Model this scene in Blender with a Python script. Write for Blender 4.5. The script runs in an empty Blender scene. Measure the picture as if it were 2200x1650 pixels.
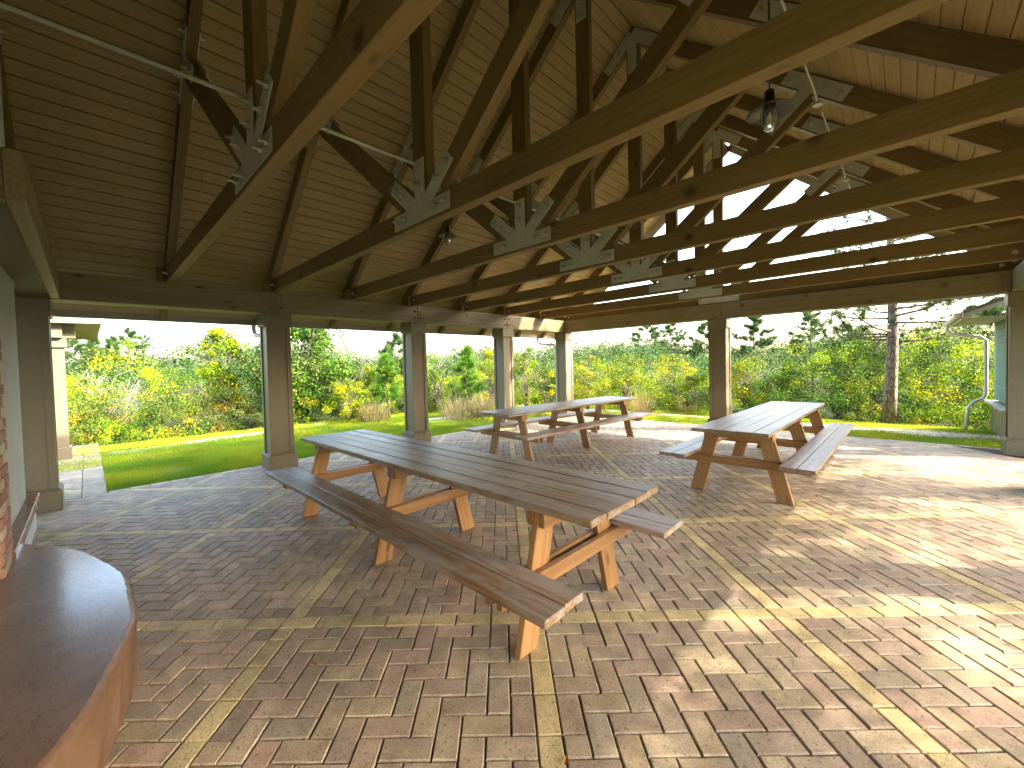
import bpy, math, random
import numpy as np
from mathutils import Vector, Matrix
random.seed(7); RNG = np.random.default_rng(11)
S = bpy.context.scene
C = S.collection
R = math.radians

# ------------------------------------------------------------------ camera
FPX, PCX, PCY = 884.885, 1070.609, 808.981
YAW, PIT, ROLL, EYE = -0.7863, 0.0271, -0.0251, 1.4735
fw = Vector((math.sin(YAW)*math.cos(PIT), math.cos(YAW)*math.cos(PIT), -math.sin(PIT)))
r0 = Vector((math.cos(YAW), -math.sin(YAW), 0)); u0 = r0.cross(fw)
rt = r0*math.cos(ROLL)+u0*math.sin(ROLL); up = -r0*math.sin(ROLL)+u0*math.cos(ROLL)
cd = bpy.data.cameras.new('camera'); cam = bpy.data.objects.new('camera', cd); C.objects.link(cam)
cam.matrix_world = Matrix(((rt.x, up.x, -fw.x, 0), (rt.y, up.y, -fw.y, 0), (rt.z, up.z, -fw.z, EYE), (0, 0, 0, 1)))
cd.sensor_width = 36; cd.lens = FPX/2200*36
cd.shift_x = (1100-PCX)/2200; cd.shift_y = (PCY-825)/2200
cd.clip_start = .05; cd.clip_end = 2000
S.camera = cam

# ------------------------------------------------------------------ light
SUN_AZ, SUN_EL = R(33), R(33)           # azimuth measured from +x towards +y
sd = Vector((math.cos(SUN_AZ)*math.cos(SUN_EL), math.sin(SUN_AZ)*math.cos(SUN_EL), math.sin(SUN_EL)))
w = bpy.data.worlds.new("World"); S.world = w; w.use_nodes = True
nt = w.node_tree
sky = nt.nodes.new('ShaderNodeTexSky'); sky.sky_type = 'NISHITA'; sky.sun_disc = False
sky.sun_elevation = SUN_EL; sky.sun_rotation = math.pi/2-SUN_AZ
sky.air_density = 1.2; sky.dust_density = 4.2; sky.ozone_density = .6
bg = nt.nodes['Background']; bg.inputs[1].default_value = .15
nt.links.new(sky.outputs[0], bg.inputs[0])
sl = bpy.data.lights.new('sun', 'SUN'); sl.energy = 2.0; sl.angle = R(.5); sl.color = (1, .91, .72)
so = bpy.data.objects.new('sun', sl); C.objects.link(so); so.rotation_euler = sd.to_track_quat('Z', 'Y').to_euler()
S.view_settings.view_transform = 'Standard'; S.view_settings.look = 'None'
S.view_settings.exposure = 3.45; S.view_settings.gamma = 1
S.cycles.max_bounces = 8; S.cycles.diffuse_bounces = 6; S.cycles.transparent_max_bounces = 4

# ------------------------------------------------------------------ materials
def newmat(name):
    m = bpy.data.materials.new(name); m.use_nodes = True
    return m, m.node_tree.nodes, m.node_tree.links, m.node_tree.nodes['Principled BSDF']
def N(ns, t, **kw):
    n = ns.new(t)
    for k, v in kw.items():
        if isinstance(k, str) and hasattr(n, k): setattr(n, k, v)
    return n
def ramp(ns, stops):
    n = ns.new('ShaderNodeValToRGB'); cr = n.color_ramp
    while len(cr.elements) > 1: cr.elements.remove(cr.elements[-1])
    cr.elements[0].position = stops[0][0]; cr.elements[0].color = (*stops[0][1], 1)
    for p, c in stops[1:]:
        e = cr.elements.new(p); e.color = (*c, 1)
    return n
def noise(ns, ls, vec, scale, detail=4, rough=.55, dist=0):
    n = ns.new('ShaderNodeTexNoise'); n.inputs['Scale'].default_value = scale
    n.inputs['Detail'].default_value = detail; n.inputs['Roughness'].default_value = rough
    n.inputs['Distortion'].default_value = dist
    if vec is not None: ls.new(vec, n.inputs['Vector'])
    return n
def mapping(ns, ls, vec, sc):
    n = ns.new('ShaderNodeMapping'); n.inputs['Scale'].default_value = sc
    ls.new(vec, n.inputs['Vector']); return n.outputs[0]
def mathn(ns, ls, op, a, b=None):
    n = ns.new('ShaderNodeMath'); n.operation = op
    for i, v in enumerate((a, b)):
        if v is None: continue
        if isinstance(v, (int, float)): n.inputs[i].default_value = v
        else: ls.new(v, n.inputs[i])
    return n.outputs[0]
def mix(ns, ls, fac, a, b, mode='MIX'):
    n = ns.new('ShaderNodeMix'); n.data_type = 'RGBA'; n.blend_type = mode
    for i, v in ((0, fac), (6, a), (7, b)):
        if isinstance(v, (int, float)): n.inputs[i].default_value = v
        elif isinstance(v, tuple): n.inputs[i].default_value = (*v, 1)
        else: ls.new(v, n.inputs[i])
    return n.outputs[2]
def bump(ns, ls, h, strength, dist, bs):
    b = ns.new('ShaderNodeBump'); b.inputs['Strength'].default_value = strength
    b.inputs['Distance'].default_value = dist; ls.new(h, b.inputs['Height']); ls.new(b.outputs[0], bs.inputs['Normal'])
def attr(ns, name):
    n = ns.new('ShaderNodeAttribute'); n.attribute_name = name; return n

def wood(name, dark, mid, light, rough=.5, grain=60, wear=None, wear_amt=.5, bumps=.25, contrast=1., knots=True, spec=.5):
    """solid 3-D wood: rings round a pith that runs along each board's own length (attribute bc = along, across, thick)"""
    m, ns, ls, bs = newmat(name)
    a = attr(ns, 'bc').outputs['Vector']
    sx = ns.new('ShaderNodeSeparateXYZ'); ls.new(a, sx.inputs[0])
    st = mapping(ns, ls, a, (.55, 2.2, 2.2))
    wob = noise(ns, ls, st, 1.6, 3)
    y = mathn(ns, ls, 'ADD', sx.outputs[1], mathn(ns, ls, 'MULTIPLY', mathn(ns, ls, 'SUBTRACT', wob.outputs[0], .5), .10))
    z = mathn(ns, ls, 'ADD', sx.outputs[2], .035)
    d = mathn(ns, ls, 'SQRT', mathn(ns, ls, 'ADD', mathn(ns, ls, 'POWER', mathn(ns, ls, 'ABSOLUTE', y), 2), mathn(ns, ls, 'POWER', z, 2)))
    rg = mathn(ns, ls, 'SINE', mathn(ns, ls, 'MULTIPLY', d, grain*6.28))
    rg = mathn(ns, ls, 'ADD', mathn(ns, ls, 'MULTIPLY', rg, .5*contrast), .5)
    fib = noise(ns, ls, mapping(ns, ls, a, (6, 160, 160)), 1.0, 3, .6)
    v = mathn(ns, ls, 'ADD', mathn(ns, ls, 'MULTIPLY', rg, .5), mathn(ns, ls, 'MULTIPLY', fib.outputs[0], .5))
    big = noise(ns, ls, mapping(ns, ls, a, (.8, 4, 4)), 1.3, 4)
    v = mathn(ns, ls, 'ADD', mathn(ns, ls, 'MULTIPLY', v, .65), mathn(ns, ls, 'MULTIPLY', big.outputs[0], .4))
    cr = ramp(ns, [(.25, dark), (.52, mid), (.8, light)]); ls.new(v, cr.inputs[0])
    col = cr.outputs[0]
    if knots:
        vo = ns.new('ShaderNodeTexVoronoi'); vo.inputs['Scale'].default_value = 1.
        ls.new(mapping(ns, ls, a, (2.6, 7, 3)), vo.inputs['Vector'])
        kr = ramp(ns, [(.05, (1, 1, 1)), (.17, (0, 0, 0))]); ls.new(vo.outputs['Distance'], kr.inputs[0])
        col = mix(ns, ls, mathn(ns, ls, 'MULTIPLY', kr.outputs[0], .8), col, tuple(c*.35 for c in dark))
    rv = None
    if wear:
        wn = noise(ns, ls, mapping(ns, ls, a, (1.2, 5, 5)), 2.1, 6, .68, .6)
        wr = ramp(ns, [(.44, (0, 0, 0)), (.60, (1, 1, 1))]); ls.new(wn.outputs[0], wr.inputs[0])
        f = mathn(ns, ls, 'MULTIPLY', wr.outputs[0], wear_amt)
        col = mix(ns, ls, f, col, wear)
        rv = mathn(ns, ls, 'ADD', mathn(ns, ls, 'MULTIPLY', wn.outputs[0], .45), rough-.2)
    per = attr(ns, 'rnd').outputs['Fac']
    col = mix(ns, ls, 1., col, ramp_val(ns, ls, per), 'MULTIPLY')
    ls.new(col, bs.inputs['Base Color'])
    if rv is not None: ls.new(rv, bs.inputs['Roughness'])
    else: bs.inputs['Roughness'].default_value = rough
    bs.inputs['Specular IOR Level'].default_value = spec
    bump(ns, ls, v, bumps, .003, bs)
    return m
def ramp_val(ns, ls, fac):
    r = ramp(ns, [(0, (.78, .78, .78)), (1, (1.12, 1.12, 1.12))]); ls.new(fac, r.inputs[0]); return r.outputs[0]

def paint(name, col, col2, rough=.55, scale=3., bumps=.1, fine=90, fleck=None):
    m, ns, ls, bs = newmat(name)
    g = ns.new('ShaderNodeTexCoord'); v = g.outputs['Object']
    n1 = noise(ns, ls, v, scale, 6, .6); n2 = noise(ns, ls, v, fine, 3)
    cr = ramp(ns, [(.3, col), (.7, col2)]); ls.new(n1.outputs[0], cr.inputs[0])
    c = mix(ns, ls, .25, cr.outputs[0], n2.outputs[0], 'SOFT_LIGHT')
    c = mix(ns, ls, 1., c, ramp_val(ns, ls, attr(ns, 'rnd').outputs['Fac']), 'MULTIPLY')
    if fleck:
        vo = ns.new('ShaderNodeTexVoronoi'); vo.inputs['Scale'].default_value = 2.3; ls.new(v, vo.inputs['Vector'])
        kr = ramp(ns, [(.02, (1, 1, 1)), (.035, (0, 0, 0))]); ls.new(vo.outputs['Distance'], kr.inputs[0])
        c = mix(ns, ls, kr.outputs[0], c, fleck)
    ls.new(c, bs.inputs['Base Color'])
    rr = ramp(ns, [(.3, (rough-.1,)*3), (.7, (rough+.1,)*3)]); ls.new(n1.outputs[0], rr.inputs[0]); ls.new(rr.outputs[0], bs.inputs['Roughness'])
    bump(ns, ls, n2.outputs[0], bumps, .002, bs)
    return m

M = {}
M['timber'] = wood('stained_timber', (.125, .083, .033), (.20, .138, .06), (.28, .20, .095), .6, 34, bumps=.3, contrast=.3, spec=.25)
M['beam'] = wood('painted_beam', (.14, .112, .062), (.20, .162, .092), (.26, .215, .13), .5, 34, bumps=.25, contrast=.45, spec=.35)
M['column'] = paint('column_paint', (.15, .125, .078), (.185, .155, .10), .42, 1.5, .08, 40)
M['ceiling'] = wood('ceiling_boards', (.26, .19, .095), (.385, .29, .15), (.45, .355, .195), .6, 30, bumps=.2, contrast=.35, knots=False, spec=.25)
M['fascia'] = paint('fascia_paint', (.28, .25, .20), (.36, .33, .27), .5, 2, .05)
M['cedar'] = wood('stained_pine', (.19, .085, .028), (.34, .175, .065), (.46, .26, .105), .45, 36, bumps=.3, contrast=.45, spec=.5)
M['cedar_top'] = wood('weathered_pine_top', (.14, .065, .026), (.27, .15, .072), (.41, .265, .15), .40, 48, wear=(.40, .36, .32), wear_amt=.75, bumps=.5, contrast=.8, spec=.6)

_b = M['cedar_top'].node_tree.nodes['Principled BSDF']; _b.inputs['Coat Weight'].default_value = .15; _b.inputs['Coat Roughness'].default_value = .28
def metal(name, c1, c2, rough, met=.75, sc=14):
    m, ns, ls, bs = newmat(name)
    g = ns.new('ShaderNodeTexCoord'); n1 = noise(ns, ls, g.outputs['Object'], sc, 6, .7)
    cr = ramp(ns, [(.3, c1), (.7, c2)]); ls.new(n1.outputs[0], cr.inputs[0]); ls.new(cr.outputs[0], bs.inputs['Base Color'])
    bs.inputs['Metallic'].default_value = met; bs.inputs['Roughness'].default_value = rough
    bump(ns, ls, n1.outputs[0], .15, .002, bs)
    return m
M['galv'] = metal('galvanised_steel', (.46, .49, .44), (.62, .64, .58), .5, .2, 24)
M['bolt'] = metal('bolt_steel', (.40, .41, .38), (.66, .66, .60), .38, .7, 40)
M['rust_bolt'] = metal('rusty_bolt', (.10, .07, .045), (.22, .18, .13), .55, .4, 40)
M['zinc'] = metal('zinc_shade', (.09, .085, .075), (.16, .155, .14), .35, .5, 10)
M['black'] = metal('black_enamel', (.012, .012, .013), (.03, .03, .03), .35, .2)
M['white_in'] = paint('white_enamel', (.42, .40, .36), (.50, .48, .44), .4, 3, .02)
M['white'] = paint('white_aluminium', (.62, .62, .60), (.72, .72, .70), .4, 3, .03)

def glass():
    m, ns, ls, bs = newmat('clear_glass')
    bs.inputs['Base Color'].default_value = (.95, .97, .97, 1); bs.inputs['Roughness'].default_value = .03
    bs.inputs['Transmission Weight'].default_value = .92; bs.inputs['IOR'].default_value = 1.45
    return m
M['glass'] = glass()
M['bulb'] = paint('frosted_bulb', (.75, .74, .70), (.8, .79, .75), .3, 3, .01)

def paver_mat():
    m, ns, ls, bs = newmat('paver_concrete')
    g = ns.new('ShaderNodeTexCoord'); v = g.outputs['Object']
    a = attr(ns, 'col').outputs['Color']
    n1 = noise(ns, ls, v, 9, 5, .65); n2 = noise(ns, ls, v, 130, 3, .7); n3 = noise(ns, ls, v, 1.1, 4, .6)
    r1 = ramp(ns, [(.3, (.72, .72, .72)), (.7, (1.22, 1.22, 1.22))]); ls.new(n1.outputs[0], r1.inputs[0])
    c = mix(ns, ls, 1., a, r1.outputs[0], 'MULTIPLY')
    r2 = ramp(ns, [(.3, (.5, .48, .46)), (.5, (1., 1., 1.)), (.72, (1.45, 1.42, 1.38))]); ls.new(n2.outputs[0], r2.inputs[0])
    c = mix(ns, ls, .75, c, r2.outputs[0], 'MULTIPLY')
    r3 = ramp(ns, [(.35, (.85, .83, .80)), (.65, (1.1, 1.1, 1.1))]); ls.new(n3.outputs[0], r3.inputs[0])
    c = mix(ns, ls, 1., c, r3.outputs[0], 'MULTIPLY')
    vo = ns.new('ShaderNodeTexVoronoi'); vo.inputs['Scale'].default_value = 34; ls.new(v, vo.inputs['Vector'])
    kr = ramp(ns, [(.13, (.34, .31, .28)), (.22, (1, 1, 1))]); ls.new(vo.outputs['Distance'], kr.inputs[0])
    c = mix(ns, ls, .6, c, kr.outputs[0], 'MULTIPLY')
    n4 = noise(ns, ls, v, .7, 6, .75, .8); r4 = ramp(ns, [(.28, (.66, .64, .62)), (.42, (1, 1, 1))]); ls.new(n4.outputs[0], r4.inputs[0])
    c = mix(ns, ls, .8, c, r4.outputs[0], 'MULTIPLY')
    n5 = noise(ns, ls, v, 3.3, 7, .8, .3); r5 = ramp(ns, [(.60, (0, 0, 0)), (.74, (1, 1, 1))]); ls.new(n5.outputs[0], r5.inputs[0])
    c = mix(ns, ls, mathn(ns, ls, 'MULTIPLY', r5.outputs[0], .22), c, (.52, .48, .40))
    ls.new(c, bs.inputs['Base Color']); bs.inputs['Roughness'].default_value = .62
    bs.inputs['Specular IOR Level'].default_value = .45
    h = mathn(ns, ls, 'ADD', n2.outputs[0], mathn(ns, ls, 'MULTIPLY', kr.outputs[0], .6))
    bump(ns, ls, h, .45, .003, bs)
    return m
M['paver'] = paver_mat()
M['sand'] = paint('joint_sand', (.055, .042, .026), (.09, .072, .045), .9, 20, .4)

def colattr_mat(name, rough=.8, trans=.0, nscale=6, bumpd=0, spec=.2, gain=.35):
    m, ns, ls, bs = newmat(name)
    a = attr(ns, 'col').outputs['Color']
    g = ns.new('ShaderNodeTexCoord'); n1 = noise(ns, ls, g.outputs['Object'], nscale, 5, .6)
    r1 = ramp(ns, [(.3, (1-gain,)*3), (.7, (1+gain,)*3)]); ls.new(n1.outputs[0], r1.inputs[0])
    c = mix(ns, ls, 1., a, r1.outputs[0], 'MULTIPLY')
    ls.new(c, bs.inputs['Base Color']); bs.inputs['Roughness'].default_value = rough
    bs.inputs['Specular IOR Level'].default_value = spec
    if bumpd: bump(ns, ls, noise(ns, ls, g.outputs['Object'], nscale*9, 5, .7).outputs[0], .8, bumpd, bs)
    if trans:
        t = ns.new('ShaderNodeBsdfTranslucent'); ms = ns.new('ShaderNodeMixShader'); ms.inputs[0].default_value = trans
        ls.new(c, t.inputs[0]); ls.new(bs.outputs[0], ms.inputs[1]); ls.new(t.outputs[0], ms.inputs[2])
        ls.new(ms.outputs[0], ns['Material Output'].inputs[0])
    return m
M['leaf'] = colattr_mat('leaves', .7, .22, 1.2, 0, .12, .25)
M['blade'] = colattr_mat('grass_blades', .7, .35, .8, 0, .12, .25)
M['soil'] = colattr_mat('sandy_soil', .95, 0, 5, .02, .1)
def bark_mat():
    m, ns, ls, bs = newmat('bark')
    a = attr(ns, 'col').outputs['Color']; g = ns.new('ShaderNodeTexCoord')
    v = mapping(ns, ls, g.outputs['Object'], (14, 14, 3.2))
    vo = ns.new('ShaderNodeTexVoronoi'); vo.feature = 'DISTANCE_TO_EDGE'; vo.inputs['Scale'].default_value = 1.6
    nz = noise(ns, ls, v, 1.5, 4, .7); ls.new(mix(ns, ls, .35, v, nz.outputs['Color'], 'ADD'), vo.inputs['Vector'])
    r1 = ramp(ns, [(.0, (.30, .28, .27)), (.16, (1, 1, 1))]); ls.new(vo.outputs['Distance'], r1.inputs[0])
    r2 = ramp(ns, [(.3, (.7, .68, .68)), (.7, (1.25, 1.22, 1.2))]); ls.new(nz.outputs[0], r2.inputs[0])
    c = mix(ns, ls, 1., mix(ns, ls, 1., a, r1.outputs[0], 'MULTIPLY'), r2.outputs[0], 'MULTIPLY')
    ls.new(c, bs.inputs['Base Color']); bs.inputs['Roughness'].default_value = .95; bs.inputs['Specular IOR Level'].default_value = .1
    bump(ns, ls, r1.outputs[0], .8, .02, bs)
    return m
M['bark'] = bark_mat()
M['stucco'] = paint('stucco', (.42, .43, .40), (.52, .53, .49), .85, 4, .8, 160)
M['stain'] = paint('stained_concrete', (.13, .045, .018), (.24, .085, .035), .24, 5, .35, 25)

M['twig'] = colattr_mat('dead_twigs', .9, 0, 8, 0, .1)
def hearth_mat():
    m, ns, ls, bs = newmat('hearth_concrete')
    g = ns.new('ShaderNodeTexCoord'); v = g.outputs['Object']
    n1 = noise(ns, ls, v, 5, 7, .7, .4); n2 = noise(ns, ls, mapping(ns, ls, v, (12, 60, 60)), 1.4, 4, .7); n3 = noise(ns, ls, v, 45, 4, .7)
    cr = ramp(ns, [(.25, (.15, .095, .07)), (.5, (.24, .155, .12)), (.72, (.36, .26, .20))]); ls.new(n1.outputs[0], cr.inputs[0])
    vo = ns.new('ShaderNodeTexVoronoi'); vo.inputs['Scale'].default_value = 9; ls.new(v, vo.inputs['Vector'])
    kr = ramp(ns, [(.03, (1, 1, 1)), (.055, (0, 0, 0))]); ls.new(vo.outputs['Distance'], kr.inputs[0])
    c = mix(ns, ls, kr.outputs[0], cr.outputs[0], (.42, .36, .30))
    ls.new(c, bs.inputs['Base Color'])
    rr = ramp(ns, [(.3, (.22,)*3), (.7, (.40,)*3)]); ls.new(n3.outputs[0], rr.inputs[0]); ls.new(rr.outputs[0], bs.inputs['Roughness'])
    h = mathn(ns, ls, 'ADD', n2.outputs[0], mathn(ns, ls, 'MULTIPLY', n1.outputs[0], 1.2))
    bump(ns, ls, h, .35, .002, bs)
    bs.inputs['Coat Weight'].default_value = .6; bs.inputs['Coat Roughness'].default_value = .16
    return m
M['hearth'] = hearth_mat()
M['hearth_side'] = paint('hearth_side', (.15, .080, .048), (.28, .165, .105), .38, 5, .9, 40)

def brick_mat():
    m, ns, ls, bs = newmat('whitewashed_brick')
    g = ns.new('ShaderNodeTexCoord'); a = attr(ns, 'col').outputs['Color']
    n1 = noise(ns, ls, g.outputs['Object'], 22, 6, .7)
    r1 = ramp(ns, [(.35, (0, 0, 0)), (.7, (1, 1, 1))]); ls.new(n1.outputs[0], r1.inputs[0])
    c = mix(ns, ls, mathn(ns, ls, 'MULTIPLY', r1.outputs[0], .35), a, (.42, .38, .32))
    ls.new(c, bs.inputs['Base Color']); bs.inputs['Roughness'].default_value = .85
    bump(ns, ls, n1.outputs[0], .5, .006, bs)
    return m
M['brick'] = brick_mat()
M['mortar'] = paint('mortar', (.40, .37, .31), (.50, .46, .39), .9, 20, .6)
M['siding'] = paint('green_siding', (.10, .20, .17), (.13, .24, .20), .6, 2, .1)
M['shingle'] = paint('grey_shingles', (.09, .10, .09), (.16, .17, .15), .85, 30, .5)
M['soot'] = paint('firebox_soot', (.015, .013, .012), (.035, .03, .027), .9, 8, .3)

# ------------------------------------------------------------------ mesh helpers
class MB:
    def __init__(s): s.v = []; s.f = []; s.bc = []; s.rnd = []; s.col = []; s.smooth = []; s.mi = []; s.cur = 0
    def add(s, vs, fs, bc=None, rnd=None, col=None, smooth=False):
        b = len(s.v); s.v += [tuple(v) for v in vs]; s.f += [tuple(b+i for i in f) for f in fs]
        rnd = random.random() if rnd is None else rnd
        s.bc += [tuple(x) for x in (bc if bc is not None else vs)]
        s.rnd += [rnd]*len(vs); s.col += [col or (.5, .5, .5)]*len(vs); s.smooth += [smooth]*len(fs); s.mi += [s.cur]*len(fs)
    def board(s, c, ax, ay, L, W, T, ch=.003, col=None, rnd=None):
        """chamfered box centred at c: length L along ax, width W along ay, thickness T along ax x ay"""
        ax = Vector(ax).normalized(); ay = Vector(ay); ay = (ay-ax*ay.dot(ax)).normalized(); az = ax.cross(ay); c = Vector(c)
        h = (L/2, W/2, T/2); ch = min(ch, min(h)*.45)
        off = (random.uniform(-30, 30), random.uniform(-.06, .06), random.choice((-1, 1))*random.uniform(0, .05))
        vs = []; bc = []; idx = {}
        for sx in (-1, 1):
            for sy in (-1, 1):
                for sz in (-1, 1):
                    for k in range(3):
                        p = [sx*h[0], sy*h[1], sz*h[2]]
                        for q in range(3):
                            if q != k: p[q] -= (sx, sy, sz)[q]*ch
                        idx[(sx, sy, sz, k)] = len(vs)
                        vs.append(c+ax*p[0]+ay*p[1]+az*p[2]); bc.append((p[0]+off[0], p[1]+off[1], p[2]+off[2]))
        fs = []
        def q(a): fs.append(a)
        for k in range(3):
            o = [(1, 2), (2, 0), (0, 1)][k]
            for sg in (-1, 1):
                quad = []
                for (a, b) in ((-1, -1), (1, -1), (1, 1), (-1, 1)):
                    t = [0, 0, 0]; t[k] = sg; t[o[0]] = a; t[o[1]] = b; quad.append(idx[(t[0], t[1], t[2], k)])
                q(tuple(quad if sg > 0 else quad[::-1]))
        for k in range(3):            # edge along axis k joins faces o0 and o1
            o0, o1 = [(1, 2), (2, 0), (0, 1)][k]
            for a in (-1, 1):
                for b in (-1, 1):
                    t1 = [0, 0, 0]; t1[k] = -1; t1[o0] = a; t1[o1] = b
                    t2 = list(t1); t2[k] = 1
                    quad = [idx[(*t1, o0)], idx[(*t2, o0)], idx[(*t2, o1)], idx[(*t1, o1)]]
                    q(tuple(quad if a*b > 0 else quad[::-1]))
        for sx in (-1, 1):
            for sy in (-1, 1):
                for sz in (-1, 1):
                    t = (idx[(sx, sy, sz, 0)], idx[(sx, sy, sz, 1)], idx[(sx, sy, sz, 2)])
                    q(t if sx*sy*sz > 0 else t[::-1])
        s.add(vs, fs, bc, rnd, col)
    def box(s, x0, x1, y0, y1, z0, z1, ch=.003, axis=0, col=None, rnd=None):
        d = (x1-x0, y1-y0, z1-z0); c = ((x0+x1)/2, (y0+y1)/2, (z0+z1)/2)
        A = [((1, 0, 0), (0, 1, 0), d[0], d[1], d[2]), ((0, 1, 0), (0, 0, 1), d[1], d[2], d[0]), ((0, 0, 1), (1, 0, 0), d[2], d[0], d[1])][axis]
        s.board(c, A[0], A[1], A[2], A[3], A[4], ch, col, rnd)
    def bar(s, a, b, W, T, side, ch=.003, col=None):
        """board from a to b; W measured along side-perpendicular, T along side"""
        a = Vector(a); b = Vector(b); ax = (b-a).normalized(); t = Vector(side); t = (t-ax*t.dot(ax)).normalized(); ay = t.cross(ax)
        s.board((a+b)/2, ax, ay, (b-a).length, W, T, ch, col)
    def cyl(s, a, b, r, r2=None, n=12, cap=True, col=None, smooth=True):
        a = Vector(a); b = Vector(b); r2 = r if r2 is None else r2; d = (b-a).normalized()
        x = d.orthogonal().normalized(); y = d.cross(x)
        vs = []; fs = []
        for k in range(n):
            t = k/n*6.28318; o = x*math.cos(t)+y*math.sin(t); vs.append(a+o*r); vs.append(b+o*r2)
        for k in range(n):
            m = (k+1) % n; fs.append((2*k, 2*m, 2*m+1, 2*k+1))
        s.add(vs, fs, col=col, smooth=smooth)
        if cap:
            s.add([vs[2*k] for k in range(n)], [tuple(range(n))[::-1]], col=col)
            s.add([vs[2*k+1] for k in range(n)], [tuple(range(n))], col=col)
    def tube(s, pts, r, n=8, col=None, radii=None):
        pts = [Vector(p) for p in pts]; vs = []; fs = []; prev = None
        for i, p in enumerate(pts):
            d = (pts[min(i+1, len(pts)-1)]-pts[max(i-1, 0)]).normalized()
            x = d.orthogonal().normalized() if prev is None else (prev-d*prev.dot(d)).normalized()
            prev = x; y = d.cross(x); rr = radii[i] if radii else r
            for k in range(n):
                t = k/n*6.28318; vs.append(p+(x*math.cos(t)+y*math.sin(t))*rr)
        for i in range(len(pts)-1):
            for k in range(n):
                m = (k+1) % n; fs.append((i*n+k, i*n+m, (i+1)*n+m, (i+1)*n+k))
        fs.append(tuple(range(n))[::-1]); fs.append(tuple((len(pts)-1)*n+k for k in range(n)))
        s.add(vs, fs, col=col, smooth=True)
    def prism(s, poly, y0, y1, ch=0, col=None):
        """polygon in xz extruded along y"""
        n = len(poly); vs = [(x, y0, z) for x, z in poly]+[(x, y1, z) for x, z in poly]
        fs = [tuple(range(n)), tuple(range(2*n-1, n-1, -1))]+[(k, n+k, n+(k+1) % n, (k+1) % n) for k in range(n)]
        s.add(vs, fs, col=col)
    def lathe(s, c, prof, n=24, col=None, axis='z'):
        vs = []; fs = []
        for r, z in prof:
            for k in range(n):
                t = k/n*6.28318; vs.append((c[0]+r*math.cos(t), c[1]+r*math.sin(t), c[2]+z))
        for i in range(len(prof)-1):
            for k in range(n):
                m = (k+1) % n; fs.append((i*n+k, i*n+m, (i+1)*n+m, (i+1)*n+k))
        s.add(vs, fs, col=col, smooth=True)
    def build(s, name, mat, parent=None, loc=None):
        me = bpy.data.meshes.new(name)
        me.from_pydata(s.v, [], s.f)
        if loc is not None:
            me.transform(Matrix.Translation(-Vector(loc)))
        a = me.attributes.new('bc', 'FLOAT_VECTOR', 'POINT'); a.data.foreach_set('vector', np.array(s.bc, dtype=np.float32).ravel())
        a = me.attributes.new('rnd', 'FLOAT', 'POINT'); a.data.foreach_set('value', np.array(s.rnd, dtype=np.float32))
        a = me.attributes.new('col', 'FLOAT_COLOR', 'POINT'); cc = np.ones((len(s.v), 4), dtype=np.float32); cc[:, :3] = np.array(s.col); a.data.foreach_set('color', cc.ravel())
        me.polygons.foreach_set('use_smooth', s.smooth)
        me.polygons.foreach_set('material_index', s.mi)
        mats = mat if isinstance(mat, (list, tuple)) else [mat]
        for q in mats: me.materials.append(M[q])
        me.update()
        o = bpy.data.objects.new(name, me); C.objects.link(o)
        if loc is not None: o.location = loc
        if parent: 
            o.parent = parent
        return o
def npmesh(name, verts, faces, cols, mat, parent=None, loc=None):
    """big quad/tri soups straight from arrays; faces (n,k)"""
    me = bpy.data.meshes.new(name); k = faces.shape[1]; n = len(faces)
    if loc is not None: verts = verts-np.array(loc)
    me.vertices.add(len(verts)); me.vertices.foreach_set('co', verts.astype(np.float32).ravel())
    me.loops.add(n*k); me.loops.foreach_set('vertex_index', faces.astype(np.int32).ravel())
    me.polygons.add(n); me.polygons.foreach_set('loop_start', np.arange(0, n*k, k, dtype=np.int32))
    me.polygons.foreach_set('loop_total', np.full(n, k, dtype=np.int32))
    a = me.attributes.new('col', 'FLOAT_COLOR', 'POINT'); cc = np.ones((len(verts), 4), dtype=np.float32); cc[:, :3] = cols; a.data.foreach_set('color', cc.ravel())
    me.materials.append(M[mat]); me.update(calc_edges=True); me.validate()
    o = bpy.data.objects.new(name, me); C.objects.link(o)
    if loc is not None: o.location = loc
    if parent: o.parent = parent
    return o
def tag(o, label=None, cat=None, group=None, kind=None):
    if label: o['label'] = label
    if cat: o['category'] = cat
    if group: o['group'] = group
    if kind: o['kind'] = kind
    return o
def thing(name, label, cat, loc=(0, 0, 0), rz=0, group=None):
    o = bpy.data.objects.new(name, None); C.objects.link(o); o.location = loc; o.rotation_euler = (0, 0, rz); o.empty_display_size = .1
    return tag(o, label, cat, group)
def dup(root, loc, rz, label=None, group=None, scale=None):
    def cp(o, par):
        c = o.copy(); C.objects.link(c); c.parent = par
        for ch in list(o.children): cp(ch, c)
        return c
    r = cp(root, None); r.location = loc; r.rotation_euler = (0, 0, rz)
    if scale: r.scale = (scale,)*3 if isinstance(scale, (int, float)) else scale
    if label: r['label'] = label
    if group: r['group'] = group
    return r
def at(px, d):
    """ground position seen in photo column px at forward distance d"""
    q = rt*((px-PCX)/FPX)+fw-up*((785-PCY)/FPX)
    return (q.x*d, q.y*d)

# ------------------------------------------------------------------ layout constants
XL, XR, XC = -6.85, 1.16, -2.85            # column lines and ridge
CY = [-.44, 2.05, 4.54, 7.03, 9.47]        # column rows
ZB, ZT = 2.33, 2.645                        # beam bottom / top
TY = [-1.74, -.49, .764, 1.99, 3.22, 4.43, 5.74, 7.02, 8.34]   # truss near faces
SL = .833; ZR = 6.08                        # roof slope, rafter underside at ridge
EAVE = 4.84; RD = .24                       # eave distance from ridge; rafter vertical depth

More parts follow.
